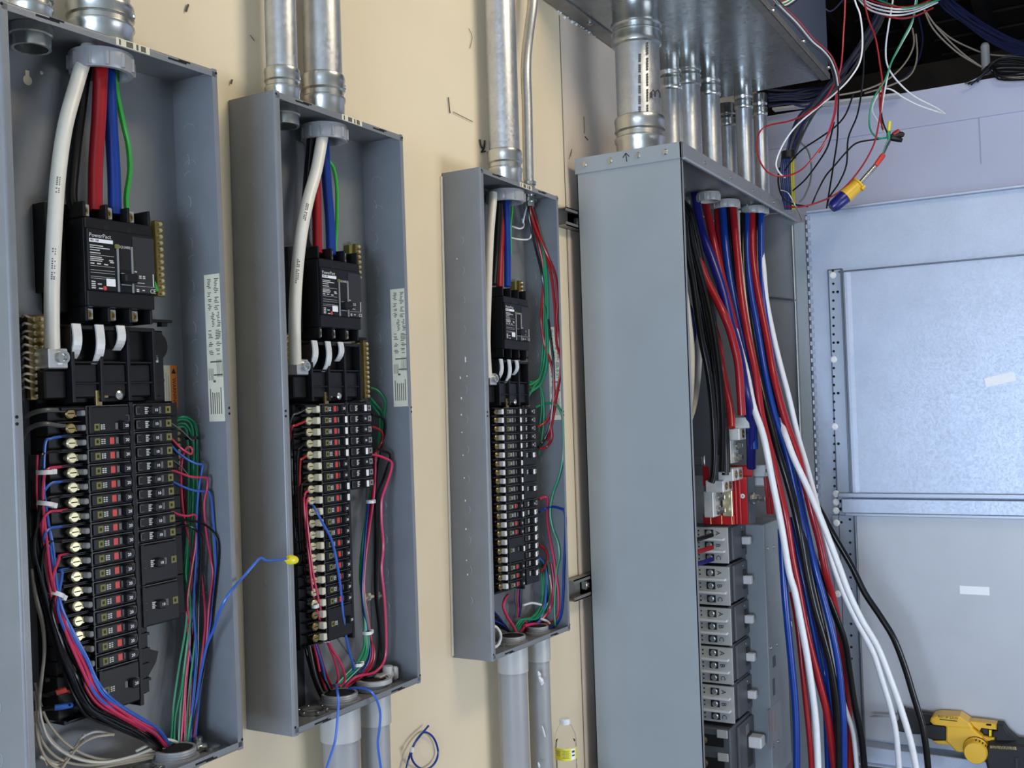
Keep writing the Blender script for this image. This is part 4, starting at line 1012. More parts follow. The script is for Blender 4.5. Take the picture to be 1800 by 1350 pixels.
spoly('lock_button', [(1215, 345), (1295, 350), (1295, 380), (1215, 372)], -.038, .02, M['hole'], bv=.003)
spoly('rear_grip', [(1380, 355), (1480, 365), (1560, 480), (1700, 600), (1740, 700), (1360, 660), (1350, 560), (1300, 545), (1310, 465), (1380, 445)], -.04, .035, R_)
bt = spoly('battery', [(1240, 650), (1290, 600), (1700, 605), (2050, 640), (2060, 1090), (1270, 1060), (1215, 850)], -.10, .03, M['rubber'], bv=.012)
spoly('battery_latch', [(1690, 800), (1740, 800), (1740, 1040), (1690, 1040)], -.106, -.09, M['black2'], bv=.004)
sp = spoly('label_strip', [(1290, 620), (1700, 640), (1710, 690), (1290, 662)], -.1015, -.095, M['dullbrass'], bv=.002)
a = S2(1500, 652); d2 = S2(1560, 656); dv = Vector((0, d2[0] - a[0], d2[1] - a[1])).normalized()
link('lettering', text_mesh('DEWALT', .022, M['ink']), sp, basis((-.1022, a[0], a[1]), dv, Vector((0, 0, 1)) - dv * dv.z))
a = S2(625, 232); d2 = S2(700, 240); dv = Vector((0, d2[0] - a[0], d2[1] - a[1])).normalized()
link('lettering', text_mesh('RECIP SAW', .017, M['ink']), saw, basis((-.0556, a[0], a[1]), dv, Vector((0, 0, 1)) - dv * dv.z))
MB().box(-.0556, -.054, S2(490, 262)[0], S2(765, 280)[0], S2(600, 276)[1], S2(600, 262)[1]).build('trim_line', M['ink'], saw)
# ------------------------------------------------------------------ water bottle on a wall cleat
P = on(994, 1300, 1, -.075); zt = on(990, 1264, 1, -.075).z; H = .235; zb = zt - H; R = .0385
MB().box(P.x - .07, P.x + .07, -.004, -.13, zb - .04, zb - .001, .003).build('wall_cleat', mat('rough_timber', (.40, .29, .17), .8, 0, .3, 20), None, label='short timber cleat on the wall carrying the water bottle', cat='shelf')
bo = thing('water_bottle', 'clear plastic water bottle with yellow label behind the grey conduits', 'bottle', T3((P.x, P.y, zb)))
outer = [(.001, 0), (R * .8, 0), (R, .012), (R * .97, .03), (R, .04), (R * .96, .055), (R, .068), (R * .96, .08), (R, .092), (R, .142), (R * .97, .15), (R, .158), (R * .93, .18), (R * .62, .207), (.0145, .217), (.0135, .224)]
inner = [(q[0] - .0012 if q[0] > .003 else .0005, q[1] + (.001 if q[1] == 0 else 0)) for q in outer][::-1]
MB().lathe(outer + inner, 2, n=32, cap=False).build('shell', M['glass'], bo)
MB().lathe([(q[0] - .002 if q[0] > .003 else .0005, q[1] + .002) for q in outer if q[1] < .157] + [(R - .004, .158), (.0005, .158)], 2, n=32).build('water', M['water'], bo)
MB().lathe([(.0155, .215), (.0195, .216), (.0195, .232), (.017, .2345), (.001, .235)], 2, n=24).build('cap', M['cap'], bo)
b = MB()
va = math.atan2(CAM.y - P.y, CAM.x - P.x)
def lp_(a0, a1, z0, z1, bb):
    n = 5; vs = []
    for i in range(n + 1):
        a = va + a0 + (a1 - a0) * i / n
        for z in (z0, z1): vs.append(((R + .0011) * math.cos(a), (R + .0011) * math.sin(a), z))
    bb.add(vs, [(2 * i, 2 * i + 2, 2 * i + 3, 2 * i + 1) for i in range(n)])
RL = R; R = R - .0005; lp_(-1.45, -.5, .098, .139, b); lp_(-.5, .5, .098, .139, b); lp_(.5, 1.45, .098, .139, b); R = RL; lb = b.build('label', M['ylabel'], bo)
b = MB()
for i in range(4): lp_(-1.15 + .1 * (i % 2), -.55, .128 - i * .005, .1305 - i * .005, b)
for i in range(7): lp_(-.35 + .06 * (i % 3), .35 - .08 * (i % 2), .106 + i * .0042, .108 + i * .0042, b)
b.build('label_print', mat('olive_label_print', (.36, .34, .05), .6), lb)
b = MB(); lp_(.48, .95, .1, .137, b); b.build('white_patch', M['whitepaper'], lb)
b = MB(); lp_(.56, .85, .124, .131, b); lp_(.56, .85, .112, .117, b); b.v = [(x * 1.012, y * 1.012, z) for x, y, z in b.v]; b.build('barcode_print', M['ink'], lb)
# ------------------------------------------------------------------ cables and wires: nearest panel
nA = 'of the nearest wall panel'
pwire('A', '156,80,.066 150,97,.072 134,150,.085 115,220,.10 103,300 97,380,.11 92,480,.105 91,555 92,612,.085', 13, M['wwhite'], 'thick white cable curving down to a lug in the nearest wall panel', 'cable', cat='cable', n=16)
pwire('A', '179,80,.075 178,98,.075 174,200 168,290,.07 167,370,.07', 12.5, M['wred'], 'thick red cable running straight down to the main breaker of the nearest wall panel', 'cable', cat='cable', n=14)
pwire('A', '190,85,.06 191,115 194,200 200,300,.065 202,378,.07', 11.5, M['wblue'], 'thick blue cable running down to the main breaker of the nearest wall panel', 'cable', cat='cable', n=14)
pwire('A', '160,85,.05 150,130 142,190 132,270,.05 126,352,.06 140,372,.065', 10, M['wblack'], 'thick black cable half hidden behind the white one in the nearest wall panel', 'cable', cat='cable', n=12)
pwire('A', '201,85,.06 202,112,.06 205,160 216,215,.05 225,255 228,300 222,360,.03 240,430,.022 276,512,.03', 4.6, M['wgreen'], 'bright green ground wire beside the blue cable in the nearest wall panel')
def bundle_path(f):
    """left-hand wire bundle of the nearest panel; f from 0 (outer, blacks) to 1 (inner, blues)"""
    inn = [(92, 960), (99.6, 1018), (110, 1067), (130, 1113), (156, 1159), (170, 1194), (188, 1220), (217, 1243), (254, 1266), (280, 1283), (300, 1312)]
    out = [(58, 960), (68, 1010), (84, 1075), (104, 1145), (124, 1196), (138, 1228), (158, 1254), (196, 1273), (240, 1293), (264, 1308), (284, 1326)]
    return [(o[0] + (i[0] - o[0]) * f, o[1] + (i[1] - o[1]) * f) for i, o in zip(inn, out)]
BWD = [.09, .095, .10, .108, .116, .119, .119, .112, .098, .075, .045]
LW = [(768, 'blue', 1.0), (793, 'black', .10), (821, 'red', .72), (847, 'blue', .95), (872, 'black', .04), (898, 'red', .62), (926, 'blue', .90), (951, 'black', .16), (977, 'red', .82), (1003, 'blue', .66), (1030, 'black', .28)]
WM = dict(blue='wblue2', black='wblack', red='wpink')
for i, (y, c, f) in enumerate(LW):
    bp = bundle_path(f); top = [(80 - 4 * f + 10 * f * 0, y + 3)]
    xs = 78 - 8 * (1 - f)
    pts = [(122, y - 3, .075), (104, y, .085)]
    if y < 930:
        pts += [(xs + 12, y + 3, .09), (xs + 1, y + 16, .09), (xs - 1 + 2 * f, 880 if y < 850 else y + 40, .085)]
        bp2 = bp; wd2 = BWD
    else:
        k0 = next((j for j, q in enumerate(bp) if q[1] > y + 22), 3); bp2 = bp[k0:]; wd2 = BWD[k0:]
        pts += [(bp2[0][0] + 8, y + 6, .09)]
    s = ' '.join(f'{a[0]},{a[1]},{a[2]}' for a in pts) + ' ' + ' '.join(f'{a[0]},{a[1]},{wd2[j]}' for j, a in enumerate(bp2))
    pwire('A', s, 2.6, M[WM[c]], f'{c} wire from the {ORD[i + 2]} left-column breaker row down the bundle {nA}', group='left bundle of the nearest wall panel', n=7, jit=1.6)
for i in range(5):
    f = (-.12, .0, .2, .44, .5)[i]; bp = bundle_path(f); x0 = 57 + i * 3
    s = f'{x0 - 4},800,.05 {x0 - 5},880,.06 ' + ' '.join(f'{a[0]},{a[1]},{BWD[j] - .008}' for j, a in enumerate(bp))
    pwire('A', s, 2.9, M['wblack' if i < 4 else 'wpink'], f'long {"black" if i < 4 else "red"} wire outermost in left bundle, nearest panel, {ORD[i]} of its kind', n=7, jit=1.4)
for i, (a, s) in enumerate((('upper', '124,722,.075 104,721 80,721,.09 58,726 44,734,.05 40,742,.03'), ('lower', '122,748,.075 104,748 80,745,.09 60,749 46,758,.05 40,772,.03'))):
    pwire('A', s, 4.2, M['wgrey'], f'thick dark grey wire looping off the two-pole breaker, {a} one', n=8)
pwire('A', '128,1210,.10 112,1213,.10 95,1219 78,1222,.05', 4.4, M['wblack'], f'black feeder wire with red tape at the bottom three-pole breaker {nA}')
pwire('A', '124,1211,.1005 112,1213.5,.1005 99,1217.5,.094', 5.2, M['redp'], 'red tape sleeve on the black feeder wire at the bottom breaker', 'tape_sleeve', cat='tape')
pwire('A', '130,1238,.10 112,1242,.10 95,1244 75,1246,.05', 4.4, M['wblack'], f'black feeder wire with blue tape at the bottom three-pole breaker {nA}')
pwire('A', '126,1239,.1005 112,1242,.1005 96,1244,.094', 5.2, M['wblue2'], 'blue tape sleeve on the black feeder wire at the bottom breaker', 'tape_sleeve', cat='tape')
pwire('A', '130,1190,.06 110,1192 80,1196,.04', 3.6, M['wgrey'], f'dark grey feeder wire at the bottom three-pole breaker {nA}')
for i, (x, y, a) in enumerate(((79, 830, 0), (80, 886, .1), (98.5, 1045, -.1))):
    P = pw('A', x, y, .09); b = MB(); b.lathe([(.0125, -.004), (.0155, -.004), (.0155, .004), (.0125, .004), (.0125, -.004)], 2, n=16, cap=False); b.box(.010, .022, -.006, .006, -.005, .005, .001)
    b.build('cable_tie', M['white'], None, T3(P) @ Matrix.Rotation(.25 * i, 4, 'Y'), label=f'small white cable tie round the left bundle {nA}, {ORD[i]} from top', cat='cable tie')
# aged white neutrals
WN = ['58,1020,.02 66,1055,.03 76,1095 79,1140,.04 74,1190 70,1235,.05 74,1270 90,1305,.06 130,1332 180,1340,.07 230,1330 262,1318 282,1306,.05',
      '62,1200,.03 72,1240 88,1275,.05 120,1310 165,1332,.06 215,1335 255,1322 290,1316,.05',
      '60,1215,.03 70,1260 86,1295,.05 115,1322 160,1338,.06 210,1337 250,1328 276,1324,.05',
      '64,1235,.04 68,1280 80,1312,.05 108,1336 150,1345,.06 205,1340 248,1333 270,1329,.05',
      '62,1250,.04 66,1295 76,1325,.05 96,1348 140,1356,.06 200,1345 240,1338 268,1332,.05',
      '70,1330,.05 100,1345 118,1330 134,1310 146,1295,.05 170,1286 200,1292,.05',
      '60,1270,.04 72,1320 98,1340 125,1320,.05 142,1305 148,1290,.05',
      '108,1352,.06 125,1328 140,1310 165,1296,.06 200,1291,.06', '56,1000,.02 62,1050 74,1100,.03 77,1150 70,1210,.04 66,1260 70,1310 82,1345,.05',
      '240,1320,.06 262,1309 285,1300 310,1304,.05 318,1318,.03']
for i, s in enumerate(WN):
    m_ = 'wwhite' if i in (0, 5, 9) else 'wcream'
    pwire('A', s, 2.5, M[m_], f'{"white" if m_ == "wwhite" else "aged cream"} neutral wire coiled in the bottom corner of the nearest wall panel', group='neutral wires in the bottom of the nearest wall panel', n=7)
for i in range(11):
    y = 560 + i * 12.5
    pwire('A', f'60,{y},.055 50,{y - 3},.06 42,{y - 6 + (i % 3) * 2},.055 36,{y + 4},.03', 2.2, M['wcream' if i % 4 != 2 else 'wbrown'], 'short aged cream neutral wire entering the double brass bar', group='neutral wires at the brass bar', n=6)
# right-hand side of the nearest panel
GA = ['300,752,.03 308,741,.045 322,738,.05 334,745 340,765,.055 341,820 338,900 334,960 330,1020,.05 337,1065 330,1130 322,1200 316,1260 314,1308,.05',
      '299,756,.03 310,746 324,744,.05 333,754 337,775 337,830 333,905 329,965 326,1010 334,1060,.05 326,1135 318,1205 308,1262 306,1306,.05',
      '298,748,.03 312,736 330,735,.05 341,747 345,772 345,840 342,910 337,970 332,1030 340,1075,.05 344,1110 340,1160 330,1230 326,1308,.05',
      '300,762,.03 312,752,.045 325,752 330,770 332,840 329,925 326,1000 331,1055,.05 325,1110 316,1170 306,1240 300,1306,.05',
      '301,744,.03 318,733,.05 336,738 347,758 348,830 345,915 340,985 334,1045 342,1095,.05 352,1140 346,1200 334,1265 330,1310,.05']
for i, s in enumerate(GA): pwire('A', s, 2.1, M['wgreen2'], 'green ground wire in the looped bundle right of the breakers, nearest wall panel', group='green wires of the nearest wall panel', n=7, jit=1.2)
P = pw('A', 338, 770, .055); MB().lathe([(.014, -.003), (.017, -.003), (.017, .003), (.014, .003), (.014, -.003)], 2, n=16, cap=False).build('cable_tie', M['black'], None, T3(P), label='black cable tie round the green loop in the nearest wall panel', cat='cable tie')
RA = [('298,767,.06 306,776 318,788,.07 330,796 336,798 338,790,.07 330,786 322,800,.06 318,835 322,900,.05 334,960 337,1020 328,1080 330,1130,.05 326,1200 318,1308,.05', 'wpink', 'red wire with a small hook from the third right breaker'),
      ('300,782,.06 312,795 330,808,.075 345,815 356,817,.08 355,828 350,855,.075 346,900 345,980 340,1060,.06 345,1150 338,1240 332,1308,.05', 'wblue2', 'blue wire kinked over the green loop, fourth right breaker'),
      ('302,827,.06 315,831 335,838,.075 352,839 364,841,.085 364,860 359,885,.08 362,930 371,985,.075 374,1010 368,1060 362,1140 350,1220 338,1310,.05', 'wpink', 'red wire kinked far out from the fifth right breaker'),
      ('302,846,.06 318,854 340,862,.075 362,864 369,868,.085 374,900 378,960,.08 379,1010 373,1075,.07 362,1150 350,1230 342,1312,.05', 'wblue2', 'blue wire kinked far out from the sixth right breaker'),
      ('298,896,.06 312,904 328,907,.075 342,905 345,915 343,960,.065 335,1010 329,1060 334,1120,.05 326,1210 324,1308,.05', 'wpink', 'red wire from the eighth right breaker'),
      ('304,909,.06 325,914 350,918,.08 368,928 381,945,.085 384,970 380,1020,.08 372,1090,.07 358,1180 344,1250 336,1310,.05', 'wblack', 'black wire bowed far out from the ninth right breaker'),
      ('304,929,.06 320,924 336,926,.075 350,938 354,955,.075 353,1000 350,1060,.06 348,1150 340,1240 330,1310,.05', 'wblack', 'black wire bowed out from the tenth right breaker'),
      ('352,1000,.06 356,1030 361,1090,.06 355,1150 346,1220 342,1285,.05 336,1310,.05', 'wpink', 'red wire deep in the right-hand bundle'),
      ('346,960,.045 340,1050 346,1130 340,1210 328,1308,.05', 'wgrey', 'grey wire deep in the right-hand bundle'),
      ('335,950,.04 330,1030 338,1100 334,1180 322,1308,.05', 'wblack', 'black wire deep in the right-hand bundle'),
      ('350,905,.05 347,990 339,1075 332,1130 342,1200 338,1260 334,1310,.05', 'wblue', 'dark blue wire deep in the right-hand bundle'),
      ('315,800,.03 322,860 330,930 336,1000,.04 342,1080 337,1170 330,1308,.05', 'wred', 'dark red wire tight behind the right-hand bundle')]
for s, m_, l in RA: pwire('A', s, 2.1, M[m_], f'{l} {nA}', n=7)
for i, s in enumerate(('298,742,.06 318,756 335,772,.07 341,775,.07', '300,806,.06 318,820 334,838,.075 345,842,.075', '301,765,.06 306,772,.06 312,776,.055')):
    pwire('A', s, 1.2, M['wgrey'], f'thin grey wire crossing to the green loop {nA}, {ORD[i]} from top', n=6)
# loose blue wire to the middle panel with wire nut
a = [pw('A', 336, 1306, .05), pw('A', 348, 1215, .06), pw('A', 362, 1140, .085), pw('A', 375, 1108, .11), pw('A', 386, 1075, .15), pw('A', 404, 1042, .17), pw('B', 428, 1014, .16), pw('B', 446, 993, .165), pw('B', 458, 981, .165), pw('B', 468, 985, .165), pw('B', 488, 984, .160), pw('B', 503, 982, .158)]
wire_obj('wire', a, .0030, M['wblue2'], 'loose blue wire bridging from nearest panel to yellow wire nut on middle panel', 'wire')
P = pw('B', 510, 984, .1525); b = MB(); b.lathe([(.004, .0), (.011, .002), (.0115, .010), (.009, .022), (.006, .026)], 2, n=14)
for i in range(2): b.box(-.0155 + i * .022, -.0065 + i * .022, -.002, .002, .002, .012, .001)
b.build('wire_nut', M['wyellow'], None, FR['B']['M'] @ T3(FR['B']['M'].inverted() @ P - Vector((0, 0, .006))), label='yellow wire nut on the flange of the middle wall panel', cat='wire nut')

# ------------------------------------------------------------------ middle panel
nB = 'in the middle wall panel'
pwire('B', '571,222,.078 567,240,.085 556,300,.10 542,350 530,410,.115 522,480 518,560,.11 519,638,.085', 10.6, M['wwhite'], 'thick white cable slanting down to a lug in the middle wall panel', 'cable', cat='cable', n=16)
pwire('B', '558,222,.07 558,260 556,320,.06 557,380 558,445,.07', 8.5, M['wred'], 'thick red cable running to the main breaker in the middle wall panel', 'cable', cat='cable', n=14)
pwire('B', '570,222,.06 571,270 575,330,.06 580,390 582,448,.07', 8.6, M['wblue'], 'thick blue cable running to the main breaker in the middle wall panel', 'cable', cat='cable', n=14)
pwire('B', '548,222,.065 546,260 540,330,.055 536,420,.06 552,446,.07', 8, M['wblack'], 'thick black cable behind the white one in the middle wall panel', 'cable', cat='cable', n=12)
pwire('B', '574,235,.05 574,275,.05 586,295 592,330,.045 592,390 590,440,.03 600,480,.022', 3.2, M['wgreen'], 'bright green ground wire bowed beside the blue cable in the middle wall panel')
BL = [('536,720,.08 525,726 514,732,.08 510,760,.06 514,850 520,940,.06 528,1040 540,1110 556,1190,.06 574,1228,.03', 'wgrey'), ('536,741,.08 522,747 513,752,.08 510,780,.06 514,880 522,990 534,1080 552,1150 572,1212,.04', 'wred'),
      ('537,760,.08 524,763 515,767,.08 512,800,.06 516,900 524,1000 532,1070,.06 541,1140 556,1200 570,1230,.03', 'wblack'), ('536,781,.08 528,786 523,797,.085 523,850 526,930,.07 531,1010 536,1080 548,1150 566,1222,.04', 'wblack'),
      ('538,802,.08 532,806 527,815,.085 527,880 532,960,.07 540,1040 552,1110 570,1175 584,1210,.04', 'wred'), ('539,844,.08 533,850 529,858,.085 530,910 533,980,.07 540,1050 552,1120 564,1180 580,1215,.04', 'wblack'),
      ('541,863,.08 536,868 534,885,.085 539,941 545,1000,.085 553,1058 573,1122,.08 590,1166 594,1196,.06 584,1207,.04', 'wpink'), ('543,870,.08 538,890 541,930,.09 549,1000 561,1060,.085 571,1104 580,1134 597,1162,.08 606,1188 602,1203,.06 584,1205,.04', 'wpink'),
      ('524,930,.05 525,966 527,1038,.06 542,1096 559,1145,.06 569,1180 572,1206,.04', 'wblue2'), ('528,1000,.05 532,1050 545,1105,.06 556,1150 562,1180,.05', 'wpink'), ('520,940,.05 522,1000 526,1050,.055 546,1110 562,1150 570,1200,.04', 'wblue'),
      ('548,1000,.07 553,1000 568,1047,.085 582,1101 605,1139,.08 626,1165 634,1186,.05 640,1200,.04', 'wgrey'),
      ('547,886,.08 553,893 565,915,.105 581,945 588,968 593,993,.11 597,1020 600,1047 605,1099,.10 614,1146 621,1168,.07 622,1188,.04', 'wblue2')]
BLn = ['grey wire from the first left breaker', 'dark red wire from the second left breaker', 'black wire from the third left breaker', 'black wire from the fourth left breaker', 'dark red wire from the fifth left breaker', 'black wire from the seventh left breaker', 'pinkish red wire from the eighth left breaker, curled foot', 'second pinkish red wire curling round beside the first', 'blue wire low beside the left flange', 'short pinkish red wire low in the left bundle', 'dark blue wire tight against the left flange', 'thin grey wire slanting across the low breakers', 'long blue wire crossing in front of the left breakers']
for (s, m_), l in zip(BL, BLn): pwire('B', s, 2.3 if m_ != 'wgrey' else 1.6, M[m_], f'{l} {nB}', n=7)
for i in range(4): pwire('B', f'{537 + i * 3},1110,.03 {538 + i * 4},1140,.035 {546 + i * 4},1175,.04 {556 + i * 4},1206 {570 + i * 3},1234,.02', 3.0, M['wblack'], 'glossy black wire sweeping into the bottom conduit of the middle wall panel', group='black feeders at the bottom of the middle wall panel', n=8)
for i in range(3): pwire('B', f'{517 + i},950,.04 {519 + i * 2},1003,.05 {523 + i * 2},1061,.055 {529 + i * 3},1110,.05 {534 + i * 2},1140,.03', 2.3, M['wcream'], 'aged white neutral wire behind the left flange of the middle wall panel', group='neutral wires of the middle wall panel', n=6)
BR = [('652,682,.03 664,687,.045 676,702,.05 677,715 674,735 668,770,.04 660,830,.03 650,880 643,930,.04 638,985 636,1045,.05 643,1105 643,1145 631,1168,.06 611,1187 592,1206,.04', 'wgreen2', 'green wire with a sharp bend at the ground bar'),
      ('651,700,.03 660,710,.045 670,722 674,730,.05 670,760 662,820,.03 648,890 640,945,.04 636,1000 640,1060,.05 647,1110 646,1145 636,1168,.06 615,1190 597,1208,.04', 'wgreen2', 'green wire joining the bend below the first'),
      ('650,705,.03 658,718 667,735,.045 664,780 655,840,.03 645,900 637,955,.04 633,1010 638,1065,.05 641,1110 639,1140 626,1166,.06 608,1185 590,1204,.04', 'wgreen2', 'green wire lowest at the ground bar'),
      ('653,799,.07 664,801 676,805,.085 687,811 689,818,.09 685,835 677,858 671,880,.085 671,920 674,960,.08 671,1000 676,1055,.08 679,1120 676,1160,.07 658,1182 625,1190,.06 602,1212,.04', 'wpink', 'pinkish red wire bulging far right'),
      ('653,729,.06 662,731 675,738,.06 676,760 668,790,.03 660,850 660,930 659,1032,.04 666,1104 666,1148 658,1175,.05 630,1195,.04', 'wblack', 'black wire from the first right breaker'),
      ('653,750,.06 664,754 672,762,.06 670,778,.05 660,800 657,846,.04 652,885 645,941,.045 641,990 637,1060,.05 646,1110 657,1140 655,1165 640,1186,.05 606,1210,.04', 'wred', 'dark red wire from the second right breaker'),
      ('654,786,.07 668,791 684,797,.085 686,806 682,818,.08 674,842 662,880,.05 662,960,.045 661,1032 668,1110,.05 668,1150 655,1178 618,1204,.04', 'wblack', 'black wire hooked out below the fourth right breaker'),
      ('648,880,.045 643,930,.05 639,985 637,1050,.055 648,1120 650,1150,.05 640,1175 612,1200,.04', 'wblue', 'blue wire within the green bundle'),
      ('660,795,.05 659,840 656,880,.05 649,930 642,985,.05 640,1040 650,1110,.05 654,1150 644,1178 612,1206,.04', 'wpink', 'pinkish red wire within the green bundle'),
      ('668,880,.02 666,960 664,1050 666,1130,.03 660,1180,.04', 'wgrey', 'grey wire along the back plate')]
for s, m_, l in BR: pwire('B', s, 2.3 if m_ != 'wgrey' else 1.8, M[m_], f'{l} {nB}', n=7)
def tie(k, x, y, wd, r, label, m='white', name='cable_tie'):
    P = pw(k, x, y, wd); b = MB(); b.lathe([(r * .85, -.004), (r, -.004), (r, .004), (r * .85, .004), (r * .85, -.004)], 2, n=14, cap=False); b.box(r * .7, r * 1.5, -.005, .005, -.005, .005, .001)
    return b.build(name, M[m], None, T3(P), label=label, cat='cable tie')
tie('B', 651, 882, .055, .012, 'white cable tie on the green and red bundle below the right breakers, middle panel')
tie('B', 646, 1112, .055, .014, 'white cable tie on the green bundle low in the middle panel')
tie('B', 629, 1168, .062, .014, 'white cable tie at the foot of the green bundle, middle panel')
tie('B', 553, 1066, .086, .008, 'white cable tie on the pinkish red pair, upper one, middle panel'); tie('B', 574, 1125, .082, .010, 'white cable tie on the pinkish red pair, lower one, middle panel')
for i, (x, y) in enumerate(((650, 1050), (670, 1047))):
    q = pl('B', x, y, .02); b = MB(); b.box(-.012, .012, -.010, .010, 0, .012, .002); b.box(-.018, .018, -.004, .004, .004, .018, .002); b.build('tie_mount', M['cream'], None, FR['B']['M'] @ T3((q.x, q.y, .005)), label=f'cream stick-on tie mount on the back plate, {("first", "second")[i]} from the breakers', cat='tie mount')
a = [pw('B', x, y, w_) for x, y, w_ in ((585, 1205, .05), (591, 1204, .10), (593, 1215, .155), (595, 1234, .165), (592, 1278, .17), (588, 1307, .17), (576, 1345, .17), (568, 1372, .17))]
wire_obj('wire', a, .0032, M['wblue2'], 'blue wire end hanging out over the bottom edge of the middle panel, straighter one', 'wire')
a = [pw('B', x, y, w_) for x, y, w_ in ((606, 1218, .05), (614, 1211, .08), (628, 1209, .11), (645, 1212, .145), (658, 1222, .165), (668, 1250, .17), (667, 1280, .17), (664, 1307, .17), (668, 1340, .17), (672, 1370, .17))]
wire_obj('wire', a, .0032, M['wblue2'], 'blue wire end hanging out over the bottom edge of the middle panel, curvier one', 'wire')
a = [on(x, y, 1, w_) for x, y, w_ in ((712, 1360, -.02), (722, 1322, -.02), (734, 1298, -.015), (747, 1287, -.012), (762, 1297, -.012), (770, 1320, -.012), (765, 1340, -.015), (750, 1352, -.02), (733, 1347, -.025), (723, 1330, -.03), (727, 1310, -.03), (738, 1294, -.028), (753, 1276, -.02))]
wire_obj('wire', a, .0032, M['wblue'], 'loose blue wire curled into a loop against the cream wall', 'wire')
P = on(724, 1318, 1, -.034); MB().lathe([(.006, -.006), (.006, .006)], 2, n=10).build('tape_flag', M['white'], None, T3(P), label='tiny white tape flag on the looped blue wire', cat='tape')

# ------------------------------------------------------------------ farthest panel
nC = 'in the farthest wall panel'
pwire('C', '867,340,.07 866,360 861,420,.08 857,520,.09 855,600,.09 858,664,.085', 7.2, M['wwhite'], 'thick aged white cable behind the flange in the farthest wall panel', 'cable', cat='cable', n=14)
pwire('C', '878,340,.065 877,380 873,440,.06 868,500,.065', 6.5, M['wblack'], 'thick black cable dropping to the main breaker in the farthest wall panel', 'cable', cat='cable', n=12)
pwire('C', '884,340,.05 883,390 880,440,.05 878,505,.06', 6.2, M['wred'], 'thick red cable dropping to the main breaker in the farthest wall panel', 'cable', cat='cable', n=12)
pwire('C', '890,338,.065 891,380 892,440,.065 892,504,.07', 6.2, M['wblue'], 'thick blue cable dropping to the main breaker in the farthest wall panel', 'cable', cat='cable', n=12)
pwire('C', '900,340,.05 900,370,.05 897,400,.03 898,450,.02', 2.4, M['wgreen'], 'bright green wire behind the blue cable in the farthest wall panel')
CR = [('928,352,.07 931,385 940,430,.075 950,470 955,497,.08 960,540 966,580,.08 972,630 973,680,.075 971,720 966,752,.07 955,776 946,786,.06', 'wblack', 'black wire curving down to the upper right breakers'),
      ('929,352,.07 934,380 946,412,.08 963,450 976,485,.085 980,530 979,565,.085 985,605 985,655,.08 976,700 964,735,.075 952,747 944,750,.06', 'wred', 'red wire bowed outward to the second right breaker'),
      ('927,352,.07 933,385 944,420,.07 955,470,.075 953,530 951,560,.075 957,605 970,645,.08 974,690 968,740,.075 970,770 960,786 948,789,.06', 'wred', 'red wire crossing behind to the fifth right breaker'),
      ('930,352,.06 940,380 954,430,.065 968,480 975,540,.07 978,600 986,640,.075 978,700 970,745 962,775,.07', 'wred', 'dark red wire deepest of the bowed trio'),
      ('932,350,.06 938,375 950,412,.06 958,455 962,505,.06 963,580 961,640,.06 952,672 940,684,.045 930,690,.035', 'wgreen2', 'green wire to the ground bar, lowest'),
      ('931,350,.055 936,375 947,412,.055 956,455 959,505,.055 960,575 957,632,.055 950,662 940,672,.045 930,677,.035', 'wgreen2', 'green wire to the ground bar, middle'),
      ('930,350,.05 935,378 945,415,.05 954,458 956,505,.05 956,570 953,630,.05 948,665 938,680,.045 929,696,.035', 'wgreen2', 'green wire to the ground bar, steepest'),
      ('931,683,.035 945,678,.045 953,690 956,720,.05 954,760,.04 947,800,.03', 'wgreen2', 'short green wire from the ground bar down behind the breakers'),
      ('930,672,.035 942,672 950,681,.045 952,720 947,760,.03', 'wgreen2', 'short upper green wire from the ground bar'),
      ('941,717,.045 950,712 962,709,.06 976,711 987,727,.07 990,760 989,807,.065 982,840 972,868,.06 967,900 972,930,.06 981,955 983,980 978,1005,.06 975,1060 976,1100,.05', 'wgreen2', 'dark green wire wandering down the right wall'),
      ('948,878,.06 955,874 962,878,.065 962,915 967,950,.06 974,985 978,1015,.06 982,1050 979,1083 962,1096,.05 925,1102,.05', 'wpink', 'red wire looping off the twelfth right row'),
      ('948,900,.06 958,894 970,891,.07 985,894 993,902,.08 994,940 991,1000,.08 990,1040 985,1085,.07 970,1103 944,1107,.05 928,1103,.05', 'wblue', 'blue wire arching out over the right wall'),
      ('948,958,.06 958,966 962,980,.065 958,995 950,1005,.05', 'wred', 'short red wire curling beside the low right breakers'),
      ('946,980,.05 956,990 961,1010,.055 958,1060 949,1090,.05 930,1106,.05', 'wblue2', 'light blue wire in the low right bundle'),
      ('966,1010,.05 970,1040 965,1072,.05 948,1094,.05', 'wred', 'red wire ending at a white tie, low right bundle')]
for s, m_, l in CR: pwire('C', s, 2.2, M[m_], f'{l} {nC}', n=7)
for i in range(5):
    x = 949 + i * 3.4
    pwire('C', f'{x},985,.03 {x + 3},1012,.045 {x + 4},1040 {x - 1},1066,.05 {x - 16},1086 {x - 38},1090,.05 {898 + i * 2},1116,.03', 1.5, M['wgreen2'], 'green wire of the bundle gathered at the bottom conduit, farthest wall panel', group='green wires at the bottom of the farthest wall panel', n=6, jit=2)
for i in range(5):
    x = 953 + i * 4
    pwire('C', f'{x},990,.03 {x + 4},1020,.04 {x + 3},1050 {x - 4},1076,.045 {x - 26},1094 {905 + i * 2},1116,.03', 1.7, M[('wgrey', 'wblue', 'wblack', 'wgrey', 'wpink')[i]], f'thin {("light grey", "blue", "black", "dark grey", "red")[i]} wire among the green bundle low in the farthest wall panel', n=6)
